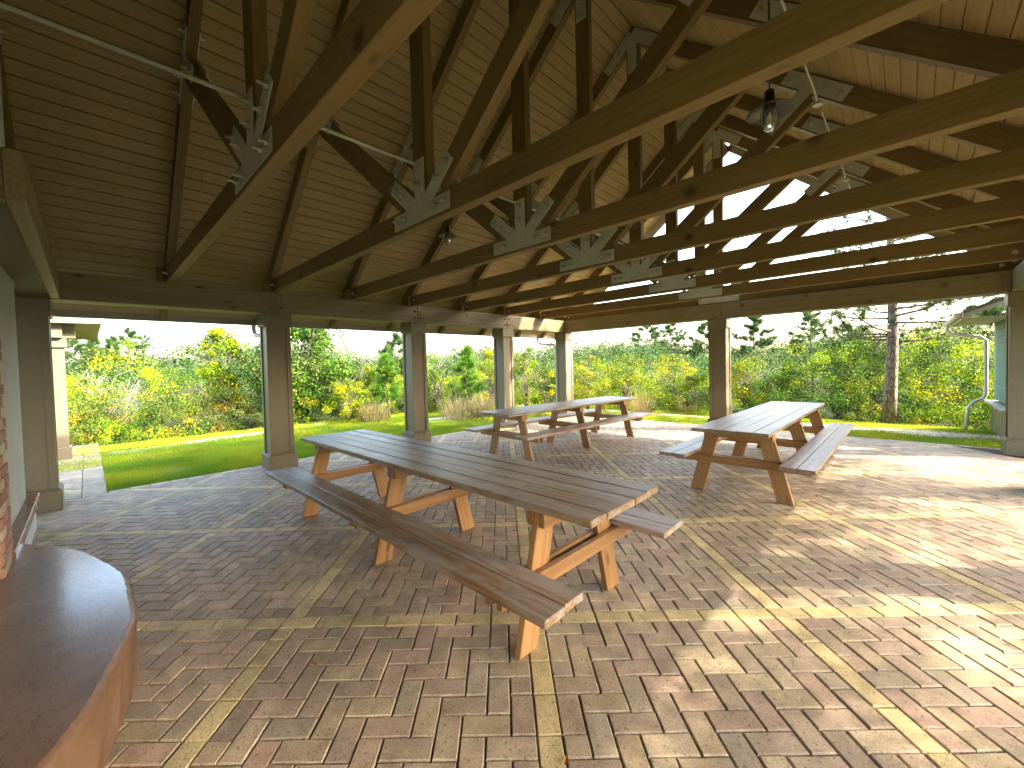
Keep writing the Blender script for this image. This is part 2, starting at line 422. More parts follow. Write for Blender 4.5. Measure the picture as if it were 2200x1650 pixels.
# ------------------------------------------------------------------ paving
PHI = .778; G = 1.42; U = G/14
cph, sph = math.cos(PHI), math.sin(PHI)
def g2w(x, y):
    x -= 1.265; y += 2.3622
    return (x*cph-y*sph, x*sph+y*cph)
def clip(poly, n, d):      # keep n.p <= d
    out = []
    for i in range(len(poly)):
        a, b = poly[i], poly[(i+1) % len(poly)]
        da = n[0]*a[0]+n[1]*a[1]-d; db = n[0]*b[0]+n[1]*b[1]-d
        if da <= 0: out.append(a)
        if (da < 0) != (db < 0) and abs(da-db) > 1e-9:
            t = da/(da-db); out.append((a[0]+t*(b[0]-a[0]), a[1]+t*(b[1]-a[1])))
    return out
def area(p): return .5*sum(p[i][0]*p[(i+1) % len(p)][1]-p[(i+1) % len(p)][0]*p[i][1] for i in range(len(p)))
def inset(poly, e):
    n = len(poly); out = []
    for i in range(n):
        p0, p1, p2 = poly[i-1], poly[i], poly[(i+1) % n]
        d1 = (p1[0]-p0[0], p1[1]-p0[1]); d2 = (p2[0]-p1[0], p2[1]-p1[1]); l1 = math.hypot(*d1); l2 = math.hypot(*d2)
        if l1 < 1e-6 or l2 < 1e-6: return None
        n1 = (-d1[1]/l1, d1[0]/l1); n2 = (-d2[1]/l2, d2[0]/l2); k = 1+n1[0]*n2[0]+n1[1]*n2[1]
        if k < .15: return None
        out.append((p1[0]+(n1[0]+n2[0])*e/k, p1[1]+(n1[1]+n2[1])*e/k))
    return out if area(out) > 1e-5 else None
PV = MB()
def paver(poly, col, z=0.):
    poly = [p for i, p in enumerate(poly) if math.dist(p, poly[i-1]) > .004]
    if len(poly) < 3 or area(poly) < .0006: return
    a = inset(poly, .0034); b = inset(poly, .0076)
    if not a or not b: return
    n = len(a); z += random.uniform(-.0016, .0016); tx, ty = random.uniform(-.011, .011), random.uniform(-.011, .011); jx, jy = random.uniform(-.0012, .0012), random.uniform(-.0012, .0012); a = [(p[0]+jx, p[1]+jy) for p in a]; b = [(p[0]+jx, p[1]+jy) for p in b]
    cx = sum(p[0] for p in a)/n; cy = sum(p[1] for p in a)/n
    zz = lambda p: z+tx*(p[0]-cx)+ty*(p[1]-cy)
    vs = [(x, y, -.03) for x, y in a]+[(p[0], p[1], zz(p)-.0055) for p in a]+[(p[0], p[1], zz(p)) for p in b]
    fs = [tuple(range(2*n, 3*n))]+[(k, (k+1) % n, n+(k+1) % n, n+k) for k in range(n)]+[(n+k, n+(k+1) % n, 2*n+(k+1) % n, 2*n+k) for k in range(n)]
    PV.add(vs, fs, col=col)
def pcol(band):
    j = random.uniform(.80, 1.10)
    if band: c = (.56, .455, .235)
    else:
        c = random.choice([(.41, .315, .22), (.385, .295, .21), (.42, .335, .22), (.40, .30, .215), (.42, .305, .215), (.375, .31, .22), (.44, .35, .225), (.41, .32, .22), (.45, .345, .22), (.37, .285, .20), (.42, .30, .22)])
    return tuple(min(1, q*j) for q in c)
X0, Y1 = -7.1, 9.82
def inpave(p):          # two convex regions: field and side path
    return [[((-1, 0), -X0), ((0, 1), Y1), ((1, 0), 1.55), ((0, -1), 3.0)], [((1, 0), X0), ((0, 1), -.10), ((-1, 0), 12.5), ((0, -1), 2.4)]]
REG = inpave(None)
def lay(x0, y0, x1, y1, band):
    p = [g2w(x0, y0), g2w(x1, y0), g2w(x1, y1), g2w(x0, y1)]
    if max(q[0] for q in p) < -12.6 or min(q[0] for q in p) > 1.6 or max(q[1] for q in p) < -3.1 or min(q[1] for q in p) > 9.9: return
    col = pcol(band)
    for reg in REG:
        r = p
        for n, d in reg:
            r = clip(r, n, d)
            if len(r) < 3: break
        if len(r) >= 3: paver(r, col)
for I in range(-9, 6):
    for J in range(-8, 10):
        bx, by = I*G, J*G
        c = g2w(bx+G/2, by+G/2)
        if c[0] < -14 or c[0] > 3 or c[1] < -5 or c[1] > 12: continue
        # horizontal band (along grid x) then vertical band
        for k in range(7):
            lay(bx-U/2+k*2*U, by-U/2, bx-U/2+(k+1)*2*U, by+U/2, True)
        off = random.choice((0, 1))
        y = by+U/2; e = by+U/2+13*U
        if off: lay(bx-U/2, y, bx+U/2, y+U, True); y += U
        while y < e-1e-6:
            h = min(2*U, e-y); lay(bx-U/2, y, bx+U/2, y+h, True); y += h
        ox, oy = bx+U/2, by+U/2
        for i in range(-1, 14):
            for j in range(-1, 14):
                k = (i+j) % 4
                if k == 0: a, b, wv, hv = i, j, 2, 1
                elif k == 2: a, b, wv, hv = i, j, 1, 2
                else: continue
                xa, xb, ya, yb = max(a, 0), min(a+wv, 13), max(b, 0), min(b+hv, 13)
                if xb > xa and yb > ya: lay(ox+xa*U, oy+ya*U, ox+xb*U, oy+yb*U, False)
y = .14
while y < Y1+.1:                            # edging courses
    paver([(X0-.102, y), (X0, y), (X0, y+.2), (X0-.102, y+.2)], tuple(q*1.25 for q in pcol(False))); y += .2
x = X0
while x < 1.55:
    paver([(x, Y1), (x+.2, Y1), (x+.2, Y1+.102), (x, Y1+.102)], pcol(False)); x += .2
x = -12.5
while x < X0-.1:
    paver([(x, -.10), (x+.1, -.10), (x+.1, .13), (x, .13)], pcol(False)); x += .1
pav = PV.build('paving', 'paver'); tag(pav, kind='structure')
b = MB(); b.add([(X0-.11, -3, -.014), (1.56, -3, -.014), (1.56, Y1+.11, -.014), (X0-.11, Y1+.11, -.014)], [(0, 1, 2, 3)])
b.add([(-12.5, -2.4, -.014), (X0-.11, -2.4, -.014), (X0-.11, .128, -.014), (-12.5, .128, -.014)], [(0, 1, 2, 3)])
tag(b.build('paving_bed', 'sand'), kind='structure')

# ------------------------------------------------------------------ ground and lawn
from mathutils import noise as mn
def bare(x, y):
    """0 grass .. 1 bare white sand"""
    v = mn.noise(Vector((x*.55, y*.55, 3.1)))*.55+mn.noise(Vector((x*1.9, y*1.9, 9.2)))*.35
    s = 0
    if x < -7: s = max(s, math.exp(-((x+10.75+.12*y)/.28)**2)*(.35+.9*max(0, mn.noise(Vector((y*.9, 4, 2)))+.35)) if y < 4.5 else 0)
    if x < -7: s = max(s, .75*math.exp(-((x+9.6)/.5)**2)*math.exp(-((y-7.3)/1.2)**2)*1.5)
    s = max(s, math.exp(-((y-11.35)/.28)**2)*.9)
    s = max(s, .8*math.exp(-((x+8.0)**2+(y-.9)**2)/.16))
    if y > 10.5 and x > -1.5: s = max(s, .9*math.exp(-((y-11.1)/.35)**2))
    return min(1, max(0, s*1.25+v*.9-.28))
gx = np.concatenate([[-600, -200, -80, -40, -25, -18], np.arange(-14, 8.01, .16), [10, 15, 25, 50, 120, 600]])
gy = np.concatenate([[-600, -200, -60, -20, -8], np.arange(-4, 16.01, .16), [20, 28, 45, 90, 220, 600]])
vs = []; cs = []
for yy in gy:
    for xx in gx:
        onp = (X0-.2 < xx < 1.7 and -3.3 < yy < Y1+.2) or (-12.6 < xx < X0+.2 and -2.6 < yy < .2)
        inl = -11.9 < xx < 6 and -4 < yy < 12.5; s = bare(xx, yy) if inl else 0
        z = -.022 if onp else -.012+.02*mn.noise(Vector((xx*.8, yy*.8, 0)))
        dd = max(0, -11.6-xx, yy-12.2)
        z -= min(.35, dd*.1)
        vs.append((xx, yy, z))
        a = np.array((.14, .17, .02)); sa = np.array((.55, .48, .38))
        cs.append(a*(1-s)+sa*s if inl else np.array((.035, .045, .012)))
nx = len(gx); fs = [(j*nx+i, j*nx+i+1, (j+1)*nx+i+1, (j+1)*nx+i) for j in range(len(gy)-1) for i in range(nx-1)]
tag(npmesh('ground', np.array(vs, dtype=float), np.array(fs), np.array(cs), 'soil'), kind='structure')

def blades(n, xr, yr, hmin, hmax, wd, name):
    x = RNG.uniform(*xr, n); y = RNG.uniform(*yr, n)
    keep = np.array([random.random() > bare(a, b)*1.15 for a, b in zip(x, y)])
    x, y = x[keep], y[keep]; n = len(x)
    cl = np.array([mn.noise(Vector((a*1.3, b*1.3, 5))) for a, b in zip(x, y)])
    h = RNG.uniform(hmin, hmax, n)*(1+.5*cl); th = RNG.uniform(0, 6.283, n); ln = RNG.normal(0, .4, (n, 2))*h[:, None]
    dx = np.cos(th)*wd/2; dy = np.sin(th)*wd/2; z0 = -.015
    v = np.zeros((n, 3, 3)); v[:, 0] = np.stack([x-dx, y-dy, np.full(n, z0)], 1); v[:, 1] = np.stack([x+dx, y+dy, np.full(n, z0)], 1)
    v[:, 2] = np.stack([x+ln[:, 0], y+ln[:, 1], z0+h], 1)
    t = np.clip(.5+cl*1.1+RNG.normal(0, .22, n), 0, 1)[:, None]
    c = np.array([.17, .33, .015])*(1-t)+np.array([.44, .48, .02])*t
    dry = (RNG.random(n) < .10)[:, None]; c = np.where(dry, np.array([.36, .28, .11]), c)
    return v, np.repeat(c, 3, 0)
V = []; K = []
for args in ((150000, (-9.2, -7.2), (.132, 6.5), .02, .05, .007), (80000, (-11.9, -9.2), (-.6, 8.5), .02, .055, .010), (50000, (-11.9, -7.2), (6.5, 12.4), .02, .05, .010), (80000, (-7.2, 3.5), (9.93, 12.3), .02, .045, .010)):
    v, c = blades(*args, None); V.append(v.reshape(-1, 3)); K.append(c)
V = np.concatenate(V); K = np.concatenate(K)
o = npmesh('grass', V, np.arange(len(V)).reshape(-1, 3), K, 'blade'); tag(o, 'short yellow-green lawn grass beyond the paved floor', 'grass', kind='stuff')

# ------------------------------------------------------------------ the pavilion
pv = thing('pavilion', 'brown timber pavilion with open sides and steel-plated roof trusses over the brick floor', 'pavilion')
def zr(x, off=0): return ZR+off-SL*abs(x-XC)
# columns
def column(x, y, front=True):
    m = MB(); h = .150
    m.box(x-h, x+h, y-h, y+h, .22, ZB-.19, .004, axis=2, rnd=.5)
    # corner boards proud of the shaft faces
    for sx in (-1, 1):
        for sy in (-1, 1):
            m.box(x+sx*(h-.0525)-.0, x+sx*(h-.0525)+.0+.0001, y, y+.0001, 1, 1.0001, 0, axis=2, rnd=.5) if False else None
    t = .016; wv = .045
    for sx in (-1, 1):
        for sy in (-1, 1):
            xa, xb = sorted((x+sx*(h+t), x+sx*(h-wv))); ya, yb = sorted((y+sy*(h+t), y+sy*(h+.0005)))
            m.box(xa, xb, ya, yb, .235, ZB-.2, .0015, axis=2, rnd=.5)
            xa, xb = sorted((x+sx*(h+t-.001), x+sx*(h+.0005))); ya, yb = sorted((y+sy*(h+.0003), y+sy*(h-wv)))
            m.box(xa, xb, ya, yb, .235, ZB-.2, .0015, axis=2, rnd=.5)
    c = m.build('column', 'column', pv)
    m = MB(); h = .20; m.box(x-h, x+h, y-h, y+h, 0.001, .215, .005, axis=2, rnd=.5); h = .19; m.box(x-h, x+h, y-h, y+h, .2155, .235, .005, axis=2, rnd=.5); m.build('base_trim', 'column', c)
    m = MB(); h = .185; m.box(x-h, x+h, y-h, y+h, ZB-.195, ZB-.003, .005, axis=2, rnd=.5); m.build('cap_trim', 'column', c)
    return c
for y in CY:
    column(XL, y); column(XR, y)
column(XC, CY[4]); 
def boltset(m, pts, n, r=.022, L=.03):
    n = Vector(n)
    for p in pts:
        p = Vector(p); m.cyl(p, p+n*.004, r*1.5, n=14); m.cyl(p+n*.004, p+n*.022, r*.95, n=6, smooth=False); m.cyl(p+n*.022, p+n*(.022+L), r*.5, n=8)
# side beams in bays, spliced over the columns
for x, sg in ((XL, 1), (XR, -1)):
    ys = [-1.9]+CY[1:4]+[9.62]
    for a, b_ in zip(ys[:-1], ys[1:]):
        m = MB(); m.box(x-.15, x+.15, a+.002, b_-.002, ZB, ZT, .006, axis=1)
        m.cur = 1
        for yy in (a, b_):
            for dy in ((-.04,) if yy == b_ else (.04,)) if yy in CY[1:4] else ():
                boltset(m, [(x+sg*.15, yy+dy*1.6, ZB+.09), (x+sg*.15, yy+dy*1.6, ZB+.22)], (sg, 0, 0), .016, .012)
        m.build('side_beam', ['beam', 'rust_bolt'], pv)
m = MB(); m.box(XL+.152, XR-.152, 9.30, 9.60, ZB, ZT, .006, axis=0); m.cur = 1
boltset(m, [(xx, 9.30, zz) for xx in (XC-.09, XC+.09, XL+.24, XR-.24) for zz in (ZB+.09, ZB+.22)], (0, -1, 0), .016, .012); m.build('end_beam', ['beam', 'rust_bolt'], pv)

# trusses
CH = .19; TH = .09
def truss(y):
    y1 = y+TH; ym = y+TH/2
    m = MB()
    m.box(XL-.14, XR+.14, y, y1, ZT+.002, ZT+CH, .004, axis=0)
    for s in (-1, 1):
        # rafter: parallelogram prism (underside line, vertical depth RD)
        xa, xb = XC+s*4.20, XC+s*.001
        n = Vector((s*SL, 0, 1)).normalized()
        p0 = Vector((xa, ym, zr(xa, RD/2))); p1 = Vector((XC, ym, zr(XC, RD/2)))
        d = (p1-p0).normalized()
        off = (random.uniform(-30, 30), random.uniform(-.05, .05), .02)
        vs = [(xa, y+.002, zr(xa)), (XC, y+.002, ZR), (XC, y+.002, ZR+RD), (xa, y+.002, zr(xa, RD)),
              (xa, y1-.002, zr(xa)), (XC, y1-.002, ZR), (XC, y1-.002, ZR+RD), (xa, y1-.002, zr(xa, RD))]
        bc = [(Vector(v)-p0).dot(d) for v in vs]; bc = [(t+off[0], (Vector(v)-p0-d*t).z+off[1], v[1]-y+off[2]) for t, v in zip(bc, vs)]
        fs = [(0, 1, 2, 3), (7, 6, 5, 4), (0, 4, 5, 1), (3, 2, 6, 7), (0, 3, 7, 4), (1, 5, 6, 2)]
        if s > 0: fs = [f[::-1] for f in fs]
        m.add(vs, fs, bc)
        xe_ = XC+s*(EAVE-.04); xs_ = XC+s*4.201
        m.bar((xs_, ym, zr(xs_, RD-.062)), (xe_, ym, zr(xe_, RD-.062)), .085, TH-.004, (0, 1, 0))
    m.cur = 1
    for s in (-1, 1):
        xh = XC+s*3.88
        boltset(m, [(xh+s*dx, y, ZT+CH*.5+dz) for dx, dz in ((-.10, .0), (.02, .03))], (0, -1, 0), .019, .03)
    tr = m.build('truss', ['timber', 'bolt'], pv)
    m = MB(); zt = ZT+CH+.002
    m.bar((XC, ym, zt), (XC, ym, ZR-.02), .184, TH-.006, (0, 1, 0)); m.build('king_post', 'timber', tr)
    for s in (-1, 1):
        m = MB(); x1 = XC+s*2.04; x0 = XC+s*.25
        m.bar((x0, ym, zt+.06), (x1, ym, zr(x1)-.02), .184, TH-.010, (0, 1, 0)); m.build('web', 'timber', tr)
    # steel plates
    def plate(polys, bolts):
        m = MB()
        for f, (ya, yb, n) in enumerate(((y-.008, y-.0015, -1), (y1+.0015, y1+.008, 1))):
            m.cur = 0
            for q, poly in enumerate(polys):
                e = .0004*q
                m.prism(poly, ya-e, yb+e)
            m.cur = 1
            if len(bolts): boltset(m, [(bx, ya if n < 0 else yb, bz) for bx, bz in bolts], (0, n, 0), .021, .03)
        m.build('gusset_plate', ['galv', 'bolt'], tr)
    def strip(a, b_, wd, cut=0):
        a = Vector((a[0], 0, a[1])); b_ = Vector((b_[0], 0, b_[1])); d = (b_-a).normalized(); n = Vector((-d.z, 0, d.x))*wd/2
        P = [a+n, a-n, b_-n, b_+n]; P = [(p.x, p.z) for p in P]
        return P if area(P) < 0 else P[::-1]
    z0 = ZT+.03; zc = z0+.07
    polys = [[(XC-.39, z0), (XC-.39, z0+.13), (XC+.39, z0+.13), (XC+.39, z0)], strip((XC, zc), (XC, z0+.50), .135)]
    bl = [(XC-.33, z0+.065), (XC-.22, z0+.065), (XC+.33, z0+.065), (XC+.22, z0+.065), (XC, z0+.44), (XC, z0+.30)]
    for s in (-1, 1):
        e = (XC+s*.40, zc+.33); polys.append(strip((XC, zc-.02), e, .13))
        bl += [(XC+s*.36, zc+.29), (XC+s*.25, zc+.20)]
    plate(polys, bl)
    for s in (-1, 1):
        x1 = XC+s*2.08; zz = zr(x1, RD/2)
        a = (x1-s*.24, zr(x1-s*.24, RD/2)); b_ = (x1+s*.30, zr(x1+s*.30, RD/2))
        wv = Vector((s*1.79, 0, zr(XC+s*2.04)-zt-.06)).normalized(); c0 = Vector((x1, 0, zz))
        e = c0-wv*.55
        polys = [strip(a, b_, .15), strip((c0.x, c0.z), (e.x, e.z), .135)]
        bl = [(x1-s*.19, zr(x1-s*.19, RD/2)), (x1+s*.12, zr(x1+s*.12, RD/2)), (x1+s*.24, zr(x1+s*.24, RD/2))]
        bl += [((c0-wv*t).x, (c0-wv*t).z) for t in (.34, .48)]
        plate(polys, bl)
    polys = [strip((XC, ZR+RD/2), (XC-.42, zr(XC-.42, RD/2)), .16), strip((XC, ZR+RD/2+.0), (XC+.42, zr(XC+.42, RD/2)), .16), strip((XC, ZR+.10), (XC, ZR-.42), .14)]
    bl = [(XC+s*t, zr(XC+s*t, RD/2)) for s in (-1, 1) for t in (.2, .36)]+[(XC, ZR-.22), (XC, ZR-.36)]
    plate(polys, bl)
    # blocking on the beam beside the truss
    return tr
for y in TY+[9.42]: truss(y)
# longitudinal steel rod along the king posts
m = MB(); m.tube([(XC-.06, -2.2, 3.16), (XC-.06, 9.4, 3.16)], .013, 8); m.build('tie_rod', 'galv', pv)
m = MB()
for s in (1,):
    xx = -.70
    ts = TY[2:]+[9.42]
    for a, b_ in zip(ts[:-1], ts[1:]):
        zc_ = zr(xx)-.10
        m.tube([(xx, a+.10, zc_), (xx+.02, b_-.55, zc_-.06), (xx+.02, b_-.30, zc_-.10)], .010, 6)
        m.cyl((xx+.02, b_-.32, zc_-.125), (xx+.02, b_-.32, zc_-.085), .045, n=16)
        m.tube([(xx+.02, b_-.30, zc_-.10), (xx-.02, b_-.02, zc_+.08)], .010, 6)
m.build('conduit', 'galv', pv)
# ceiling planks
for s in (-1, 1):
    m = MB(); L = math.hypot(1, SL); bw = .139; nb = int(EAVE*L/bw)
    d = Vector((s, 0, -SL)).normalized(); nrm = Vector((s*SL, 0, 1)).normalized()
    o0 = Vector((XC, 0, ZR+RD+.003))
    for k in range(nb+1):
        t = (k+.5)*bw
        if t > EAVE*L: break
        c0 = o0+d*t+nrm*.012
        ys = sorted([-3.2]+([random.uniform(-2, 9)] if random.random() < .6 else [])+[10.2])
        for a, b_ in zip(ys[:-1], ys[1:]):
            m.board((c0.x, (a+b_)/2, c0.z), (0, 1, 0), d, b_-a-.001, bw-.008, .02, .004, rnd=random.uniform(.4, .6))
    m.build('ceiling', 'ceiling', pv)
    m = MB(); a = o0+nrm*.026; b_ = a+d*(EAVE*L+.03)
    n1 = nrm*.03
    vs = [(p.x, yy, p.z) for yy in (-3.25, 10.25) for p in (a, b_, b_+n1, a+n1)]
    fs = [(0, 1, 2, 3), (7, 6, 5, 4), (0, 4, 5, 1), (1, 5, 6, 2), (2, 6, 7, 3), (3, 7, 4, 0)]
    m.add(vs, fs); m.build('roof', 'shingle', pv)
    if s > 0:
        m = MB(); zq = ZR+RD; m.prism([(XC-.2, zq-.2*SL+.035), (XC, zq+.02), (XC+.2, zq-.2*SL+.035), (XC, zq+.09)], -3.26, 10.26); m.build('ridge_cap', 'shingle', pv)
    xe = XC+s*(EAVE)
    m = MB(); xa, xb = sorted((xe-s*.02, xe+s*.018)); m.box(xa, xb, -3.25, 10.25, zr(xe)+RD-.055, zr(xe)+RD+.05, .004, axis=1, rnd=.6); m.build('fascia', 'fascia', pv)
    m = MB(); xa, xb = sorted((xe+s*.022, xe+s*.12)); zg = zr(xe)+RD-.045
    m.box(xa, xb, -3.25, 10.25, zg-.0, zg+.10, .015, axis=1, rnd=.6); m.build('gutter', 'white', pv)
    for ye in (10.22,):
        m = MB(); m.bar((XC+s*.02, ye, ZR+.13), (xe, ye, zr(xe)+.13), .24, .035, (0, 1, 0)); m.build('rake_board', 'fascia', pv)
    # small outlook blocks above the side beam
for y in TY:
    m = MB(); m.box(XL+.10, XL+.15, y-.10, y-.005, ZT+.003, ZT+.17, .003, axis=2); m.build('blocking', 'timber', pv)
# downspouts of the left eave
for yy in (2.0, 9.42):
    m = MB(); xe = XC-EAVE-.07
    m.tube([(xe, yy, zr(XC-EAVE)+RD-.03), (xe, yy, 2.16), (xe+.06, yy, 2.08), (XL-.34, yy+.0, 2.02), (XL-.27, yy+.02, 1.95), (XL-.25, yy+.02, .35), (XL-.25, yy+.02, .10), (XL-.42, yy+.02, .04)], .035, 8)
    m.build('downspout', 'white', pv)
# boarded gable closing the chimney end above head height
m = MB(); z = ZT+.02
while z < ZR+RD-.1:
    hw = (ZR+RD-z-.12)/SL
    if hw > .1: m.board((XC, -1.30, z+.07), (1, 0, 0), (0, 0, 1), 2*min(hw, 3.9), .136, .02, .003)
    z += .14
m.build('gable_wall', 'beam', pv)
m = MB(); m.box(XL+.16, XR-.16, -1.42, -1.315, ZB, ZT+.02, .006, axis=0); m.build('chimney_beam', 'beam', pv)
# boxed header by the chimney
m = MB()
m.box(-6.64, -3.07, -.25, -.18, ZB, 2.58, .004, axis=0); m.box(-6.64, -3.07, -1.6, -.2505, ZB+.045, ZB+.065, .002, axis=0)
m.box(-3.14, -3.0705, -1.6, -.2505, ZB+.001, 2.579, .004, axis=1); m.box(-6.64, -3.14, -1.6, -.2505, 2.55, 2.578, .002, axis=0)
m.build('header_box', 'beam', pv)

# ------------------------------------------------------------------ fireplace
fp = thing('fireplace', 'fireplace of whitewashed brick and grey stucco with a round raised hearth', 'fireplace', (XC, -1, 0))
def fb(mb, name, mat, par): 
    o = mb.build(name, mat); o.location = (-XC, 1, 0); o.parent = par if par else fp
    if par: o.location = (0, 0, 0)
    return o
m = MB()
for x0, x1 in ((-5.92, -3.73), (-1.97, .22)): m.box(x0, x1, -1.5, -.45, .30, ZB+.04, .006, axis=2)
m.box(-3.7295, -1.9705, -1.5, -.45, 1.35, ZB+.04, .006, axis=2); st = fb(m, 'stucco_wall', 'stucco', None)
m = MB(); m.box(-3.90, -1.80, -1.5, -.30, 2.585, 6.6, .01, axis=2); fb(m, 'chimney', 'stucco', None)
m = MB()
m.box(-6.03, -4.12, -1.55, -.40, .0, .245, .005, axis=0); fb(m, 'plinth', 'stucco', None); m = MB(); m.box(-1.58, .30, -1.55, -.40, .0, .245, .005, axis=0); fb(m, 'plinth', 'stucco', None)
m = MB()
m.box(-6.08, -4.12, -1.58, -.37, .25, .335, .008, axis=0); fb(m, 'plinth_cap', 'stain', None); m = MB(); m.box(-1.58, .35, -1.58, -.37, .25, .335, .008, axis=0); fb(m, 'plinth_cap', 'stain', None)
m = MB(); m.box(-3.7, -2.0, -1.5, -1.2, .3, 1.36, .002); fb(m, 'firebox', 'soot', None)
m = MB(); mo = MB()
for x0, x1, zlo in ((-4.11, -3.73, .30), (-1.97, -1.59, .30), (-3.73, -1.97, 1.36)):
    mo.box(x0+.008, x1-.008, -.5, -.389, zlo, ZB+.04, .002)
    z = zlo+.005; r = 0
    while z < ZB-.03:
        xx = x0-(0 if r % 2 else .105)
        while xx < x1:
            a, b_ = max(xx, x0), min(xx+.20, x1)
            if b_-a > .03:
                cc = random.choice([(.26, .095, .055), (.30, .12, .07), (.34, .17, .11), (.42, .30, .22), (.22, .08, .05), (.45, .36, .28)])
                m.box(a+.0005, b_-.0005, -.479, -.379+random.uniform(-.002, .002), z, z+.06, .004, col=cc)
            xx += .21
        z += .071; r += 1
bk = fb(m, 'brick_face', 'brick', None); q = fb(mo, 'mortar', 'mortar', None); q.parent = bk; q.location = (0, 0, 0)
# raised round hearth: circular slab
m = MB(); Rh = 2.45; cxh, cyh = XC-.12, .135-Rh; zt = .30
ang = [a for a in np.linspace(R(20), R(160), 260)]
top = [(cxh+(Rh+random.uniform(-.0035, .0035)+.006*math.sin(a*23))*math.cos(a), cyh+(Rh+random.uniform(-.0035, .0035)+.006*math.sin(a*23))*math.sin(a)) for a in ang]; top = [p for p in top if p[1] > -1.3]
prof = [(0, 0.001), (0, .235), (.006, .275), (-.006, .292), (-.02, zt)]
n = len(top); vs = []; fs = []
for dr, z in prof:
    for (x, y) in top:
        d = Vector((x-cxh, y-cyh)).normalized(); vs.append((x+d.x*dr, y+d.y*dr, z))
for i in range(len(prof)-1):
    for k in range(n-1): fs.append((i*n+k+1, i*n+k, (i+1)*n+k, (i+1)*n+k+1))
m.add(vs, fs, smooth=True); hs = fb(m, 'hearth', 'hearth_side', None)
m = MB(); tp = vs[-n:]; m.add([(x, y, z+.0005) for x, y, z in tp], [tuple(range(n))[::1]]); ht = fb(m, 'hearth_top', 'hearth', None); ht.parent = hs; ht.location = (0, 0, 0)

# ------------------------------------------------------------------ pendant lamps
def lamp(loc, ztop, label):
    t = thing('pendant_lamp', label, 'lamp', loc, 0, 'caged barn lamps under the roof')
    m = MB(); r = .145
    m.lathe((0, 0, 0), [(.035, .05), (.045, .035), (.10, .018), (r, -.012), (r+.003, -.018), (r, -.02), (.10, .012), (.04, .028)], 32); m.build('lamp_shade', 'zinc', t)
    m = MB(); m.lathe((0, 0, 0), [(.018, .14), (.03, .13), (.034, .05), (.036, .03), (.036, -.01), (.001, -.01)], 20); m.build('socket', 'black', t)
    m = MB(); m.tube([(0, 0, .13), (0, 0, ztop-loc[2])], .006, 8); m.build('stem', 'black', t)
    m = MB(); m.lathe((0, 0, 0), [(.042, -.012), (.044, -.09), (.038, -.125), (.022, -.145), (.001, -.15)], 20); m.build('glass_jar', 'glass', t)
    m = MB(); m.lathe((0, 0, 0), [(.012, -.012), (.028, -.05), (.03, -.07), (.02, -.095), (.001, -.10)], 16); m.build('bulb', 'bulb', t)
    m = MB()
    for k in range(6):
        a = k/6*6.283; c_, s_ = math.cos(a), math.sin(a)
        m.tube([(.055*c_, .055*s_, .0), (.055*c_, .055*s_, -.11), (.04*c_, .04*s_, -.145), (0, 0, -.165)], .0022, 5)
    for z, rr in ((-.04, .056), (-.11, .056)):
        m.tube([(rr*math.cos(k/18*6.283), rr*math.sin(k/18*6.283), z) for k in range(19)], .0022, 5)
    m.build('cage', 'black', t)
    return t
lamp((-.715, 3.52, 3.25), zr(-.715), 'nearer large caged lamp hanging under the right roof slope')
lamp((-5.25, 4.17, 3.58), zr(-5.25, RD), 'small far caged lamp hanging under the left slope behind a bottom chord')

